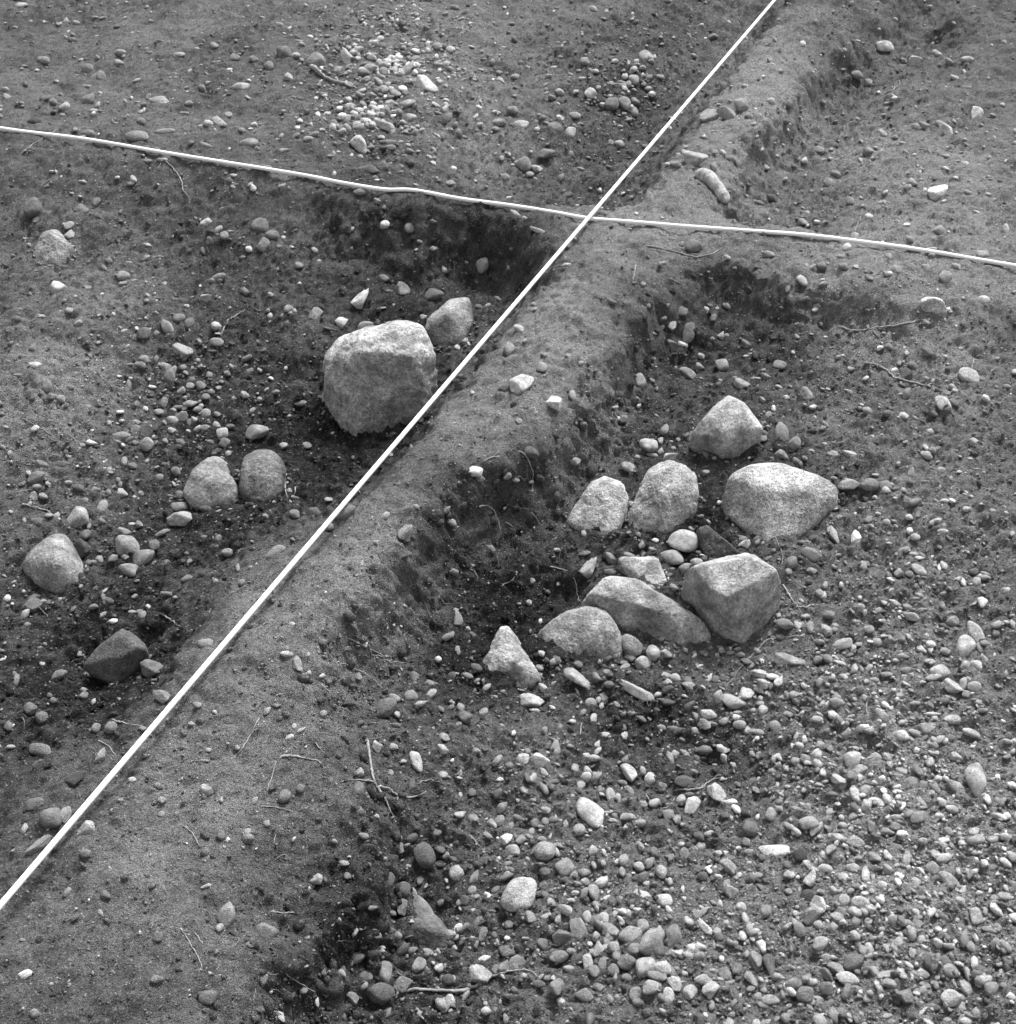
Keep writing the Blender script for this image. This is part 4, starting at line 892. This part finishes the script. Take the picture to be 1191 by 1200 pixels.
def scatter(shapes, P, R, S):
    """join copies of the shapes at P with rotation R and semi-axes S"""
    Vs, Fs, own, off = [], [], [], 0
    pick = RS.randint(0, len(shapes), len(P))
    for k, (v, f) in enumerate(shapes):
        i = np.where(pick == k)[0]
        if not len(i): continue
        X = np.einsum('nij,nvj->nvi', R[i], v[None] * S[i][:, None, :]) + P[i][:, None, :]
        Vs.append(X.reshape(-1, 3)); own.append(np.repeat(i, len(v)))
        Fs.append((f[None] + (np.arange(len(i)) * len(v))[:, None, None]).reshape(-1, 3) + off); off += len(i) * len(v)
    return np.vstack(Vs), np.vstack(Fs), np.concatenate(own)
def stuff(name, label, cat, V, F, mat, attr=None, arr=None, smooth=True):
    me = mesh_from(name, V, F, mat, smooth)
    if attr: point_attr(me, attr, arr)
    o = link(name, me); tag(o, label, cat, kind='stuff'); return o

occupied = np.array([(q[0], q[1], max(q[2], q[3]) * .5) for q in clean] + [((a + b) / 2, (c + d) / 2, min(b - a, d - c) * .48) for a, b, c, d in BOULDERS])
def free(p, pad):
    ok = np.ones(len(p), bool)
    for k in range(0, len(p), 4000):
        d = np.hypot(p[k:k+4000, None, 0] - occupied[None, :, 0], p[k:k+4000, None, 1] - occupied[None, :, 1])
        ok[k:k+4000] = ~(d < occupied[None, :, 2] * pad).any(1)
    return ok
# smaller stones read off the photograph, laid as they lie there
shapes3 = [stone_shape(3, 300 + k, k % 2 == 1) for k in range(10)]
shapes2 = [stone_shape(2, 400 + k, k % 3 != 1) for k in range(18)]
OCT_V = np.array([(1, 0, 0), (-1, 0, 0), (0, 1, 0), (0, -1, 0), (0, 0, 1), (0, 0, -1)], float)
OCT_F = np.array([(0, 2, 4), (2, 1, 4), (1, 3, 4), (3, 0, 4), (2, 0, 5), (1, 2, 5), (3, 1, 5), (0, 3, 5)])
shapes1 = [(OCT_V * RS.uniform(.7, 1.1, (6, 1)) + RS.normal(0, .28, (6, 3)), OCT_F) for k in range(16)]
pr = at([q[0] for q in REST], [q[1] + .22 * q[3] for q in REST])
Rr, Sr, Pr = [], [], []
for q, P in zip(REST, pr):
    e1, e2, e3, a1, a2, c3 = stone_frame(*q[:5], P, rng)
    Rr.append(np.stack([e1, e2, e3], -1)); Sr.append((a1, a2, c3)); Pr.append(P + e3 * c3 * .5)
V1, F1, own1 = scatter(shapes3, np.array(Pr), np.array(Rr), np.array(Sr))
t1 = np.array([tone_albedo(q[5]) for q in REST])[own1]
# gravel between them
p = sample(14000, 1, .05); p = p[free(p, 1.0)]
P = at(p[:, 0], p[:, 1])
kk = (RS.rand(len(P)) < .25 + .75 * grid_lookup(pitness, P[:, 0], P[:, 1])) | (p[:, 1] < 230)
# debris against the feet of the boulders
rim = []
for (a, b, c_, d_) in BOULDERS:
    th = RS.uniform(0, 2 * math.pi, 60); rr = RS.uniform(.92, 1.18, 60)
    rim.append(np.stack([(a + b) / 2 + np.cos(th) * rr * (b - a) / 2, (c_ + d_) / 2 + np.sin(th) * rr * (d_ - c_) / 2], 1)[np.sin(th) > -.2])
rim = np.vstack(rim)
P = np.vstack([P[kk], at(rim[:, 0], rim[:, 1])]); n = len(P)
d = .0026 * (1 - RS.rand(n)) ** (-1 / 1.75); d = np.where(d > .0120, RS.uniform(.003, .0120, n), d)
S = np.stack([d * RS.uniform(1, 1.7, n), d * RS.uniform(.65, 1.05, n), d * RS.uniform(.4, .8, n)], 1)
P[:, 2] += S[:, 2] * RS.uniform(-.1, .55, n)
# coarser stones over the upper ground and the pit slopes
cx = RS.uniform(-120, 1310, 3000); cy = RS.uniform(-30, 430, 3000)
ycord = 256 + (cx - 690) * np.where(cx < 690, .155, .108)
keep = np.where(cy < ycord, np.where((cx > 760) & (cx < 900) & (cy > 60), .10, .36), .10) * np.clip(.55 + .8 * fbm(cx / 100, cy / 60, 1.1, 3, 61), .05, 1.4)
kk = (RS.rand(3000) < keep) & free(np.stack([cx, cy], 1), 1.1)
HEAP = [(455, 88, 26, 14, 75), (425, 132, 22, 12, 60), (488, 68, 22, 10, 25), (425, 66, 20, 10, 20), (735, 95, 22, 16, 26), (380, 140, 22, 8, 14)]
hp = np.vstack([np.stack([RS.normal(x, a, k), RS.normal(y, b, k)], 1) for x, y, a, b, k in HEAP])
hp = hp[~((hp[:, 0] > 358) & (hp[:, 0] < 424) & (hp[:, 1] > 74) & (hp[:, 1] < 112))]
PC = at(np.concatenate([cx[kk], hp[:, 0]]), np.concatenate([cy[kk], hp[:, 1]])); m = len(PC)
dc = np.minimum(.0062 * (1 - RS.rand(m)) ** (-1 / 2.4), .019); dc[-len(hp):] = RS.uniform(.008, .019, len(hp))
SC_ = np.stack([dc * RS.uniform(1, 1.4, m), dc * RS.uniform(.7, 1, m), dc * RS.uniform(.5, .85, m)], 1)
PC[:, 2] += SC_[:, 2] * RS.uniform(0, .5, m)
P = np.vstack([P, PC]); S = np.vstack([S, SC_]); d = np.concatenate([d, dc]); n = len(P)
R = lay_flat(n); big = d > .0052
V2, F2, own2 = scatter(shapes2, P[big], R[big], S[big]); own2 = np.where(big)[0][own2]
v_, f_, o_ = scatter([stone_shape(1, 500 + k, True) for k in range(12)], P[~big], R[~big], S[~big])
F2 = np.vstack([F2, f_ + len(V2)]); V2 = np.vstack([V2, v_]); own2 = np.concatenate([own2, np.where(~big)[0][o_]])
tn = tone_albedo(np.clip(RS.normal(.42, .15, n) + .26 * grid_lookup(dry_shade, P[:, 0], P[:, 1]) - np.where(d < .0045, .05, 0), .15, .92))
tn[-len(hp):] *= 1.2
stuff('pebbles', 'countless small grey pebbles strewn over the pit floors', 'pebbles', np.vstack([V1, V2]), np.vstack([F1, F2 + len(V1)]), M_PEBBLE, 'tone', np.concatenate([t1, tn[own2]]))
# grit
p = sample(60000, 1, .5)
P = at(p[:, 0], p[:, 1]); n = len(P)
d = .0012 * (1 - RS.rand(n)) ** (-1 / 2.6); d = np.minimum(d, .0040)
S = np.stack([d * RS.uniform(1, 1.4, n), d * RS.uniform(.7, 1, n), d * RS.uniform(.5, .9, n)], 1)
P[:, 2] += S[:, 2] * RS.uniform(0, .6, n)
V, F, own = scatter(shapes1, P, lay_flat(n, .6), S)
tn = tone_albedo(np.clip(RS.normal(.36, .15, n) + .24 * grid_lookup(dry_shade, P[:, 0], P[:, 1]), .12, .98))
stuff('grit', 'fine stone grit scattered all over the soil', 'grit', V, F, M_PEBBLE, 'tone', tn[own], False)
# crumbs of earth, thickest on broken faces and pit floors
px = RS.uniform(-120, 1310, 110000); py = RS.uniform(0, 1310, 110000)
P = at(px, py)
st = grid_lookup(steep, P[:, 0], P[:, 1]); pt = grid_lookup(pitness, P[:, 0], P[:, 1])
k = RS.rand(len(P)) < .06 + .34 * st + .20 * pt
P = P[k]; n = len(P)
d = .0016 * (1 - RS.rand(n)) ** (-1 / 2.1); d = np.minimum(d, .0075 + .008 * st[k])
S = np.stack([d * RS.uniform(.9, 1.4, n), d * RS.uniform(.7, 1.1, n), d * RS.uniform(.5, .9, n)], 1)
P[:, 2] += S[:, 2] * RS.uniform(-.2, .4, n)
shapesC = []
for k in range(10):
    v, f = stone_shape(1, 600 + k, True); shapesC.append((v * (1 + .4 * noise3(v, 2.6, 640 + k))[:, None], f))
V, F, own = scatter(shapesC, P, rand_rot(n), S)
dv = np.clip(grid_lookup(dry_shade, P[:, 0], P[:, 1]) + RS.normal(.03, .10, n), 0, 1)
stuff('soil_crumbs', 'loose dark crumbs of earth on the pit walls and floors', 'soil', V, F, M_EARTH, 'dry_shade', dv[own])
# hair roots
Vs, Fs, off = [], [], 0
hx = RS.uniform(0, 1191, 1500); hy = RS.uniform(40, 1200, 1500)
HP = at(hx, hy); hs = grid_lookup(steep, HP[:, 0], HP[:, 1])
HP = HP[RS.rand(len(HP)) < .10 + .5 * hs]
for c in HP:
    m = 8; a = RS.uniform(0, 2 * math.pi); L = RS.uniform(.015, .055)
    th = a + np.cumsum(RS.normal(0, .35, m))
    x = c[0] + np.cumsum(np.cos(th)) * L / m; y = c[1] + np.cumsum(np.sin(th)) * L / m
    z = ground_z(x, y) + .0015 + .005 * np.sin(np.linspace(0, math.pi, m)) * RS.rand()
    v, f = tube(np.stack([x, y, z], 1), np.full(m, RS.uniform(.0004, .0008)), 3)
    Vs.append(v); Fs.append(f + off); off += len(v)
me = mesh_from('rootlets', np.vstack(Vs), np.vstack(Fs), M_ROOT)
o = link('rootlets', me); tag(o, 'hair-fine pale rootlets poking from the cut soil', 'rootlets', kind='stuff')
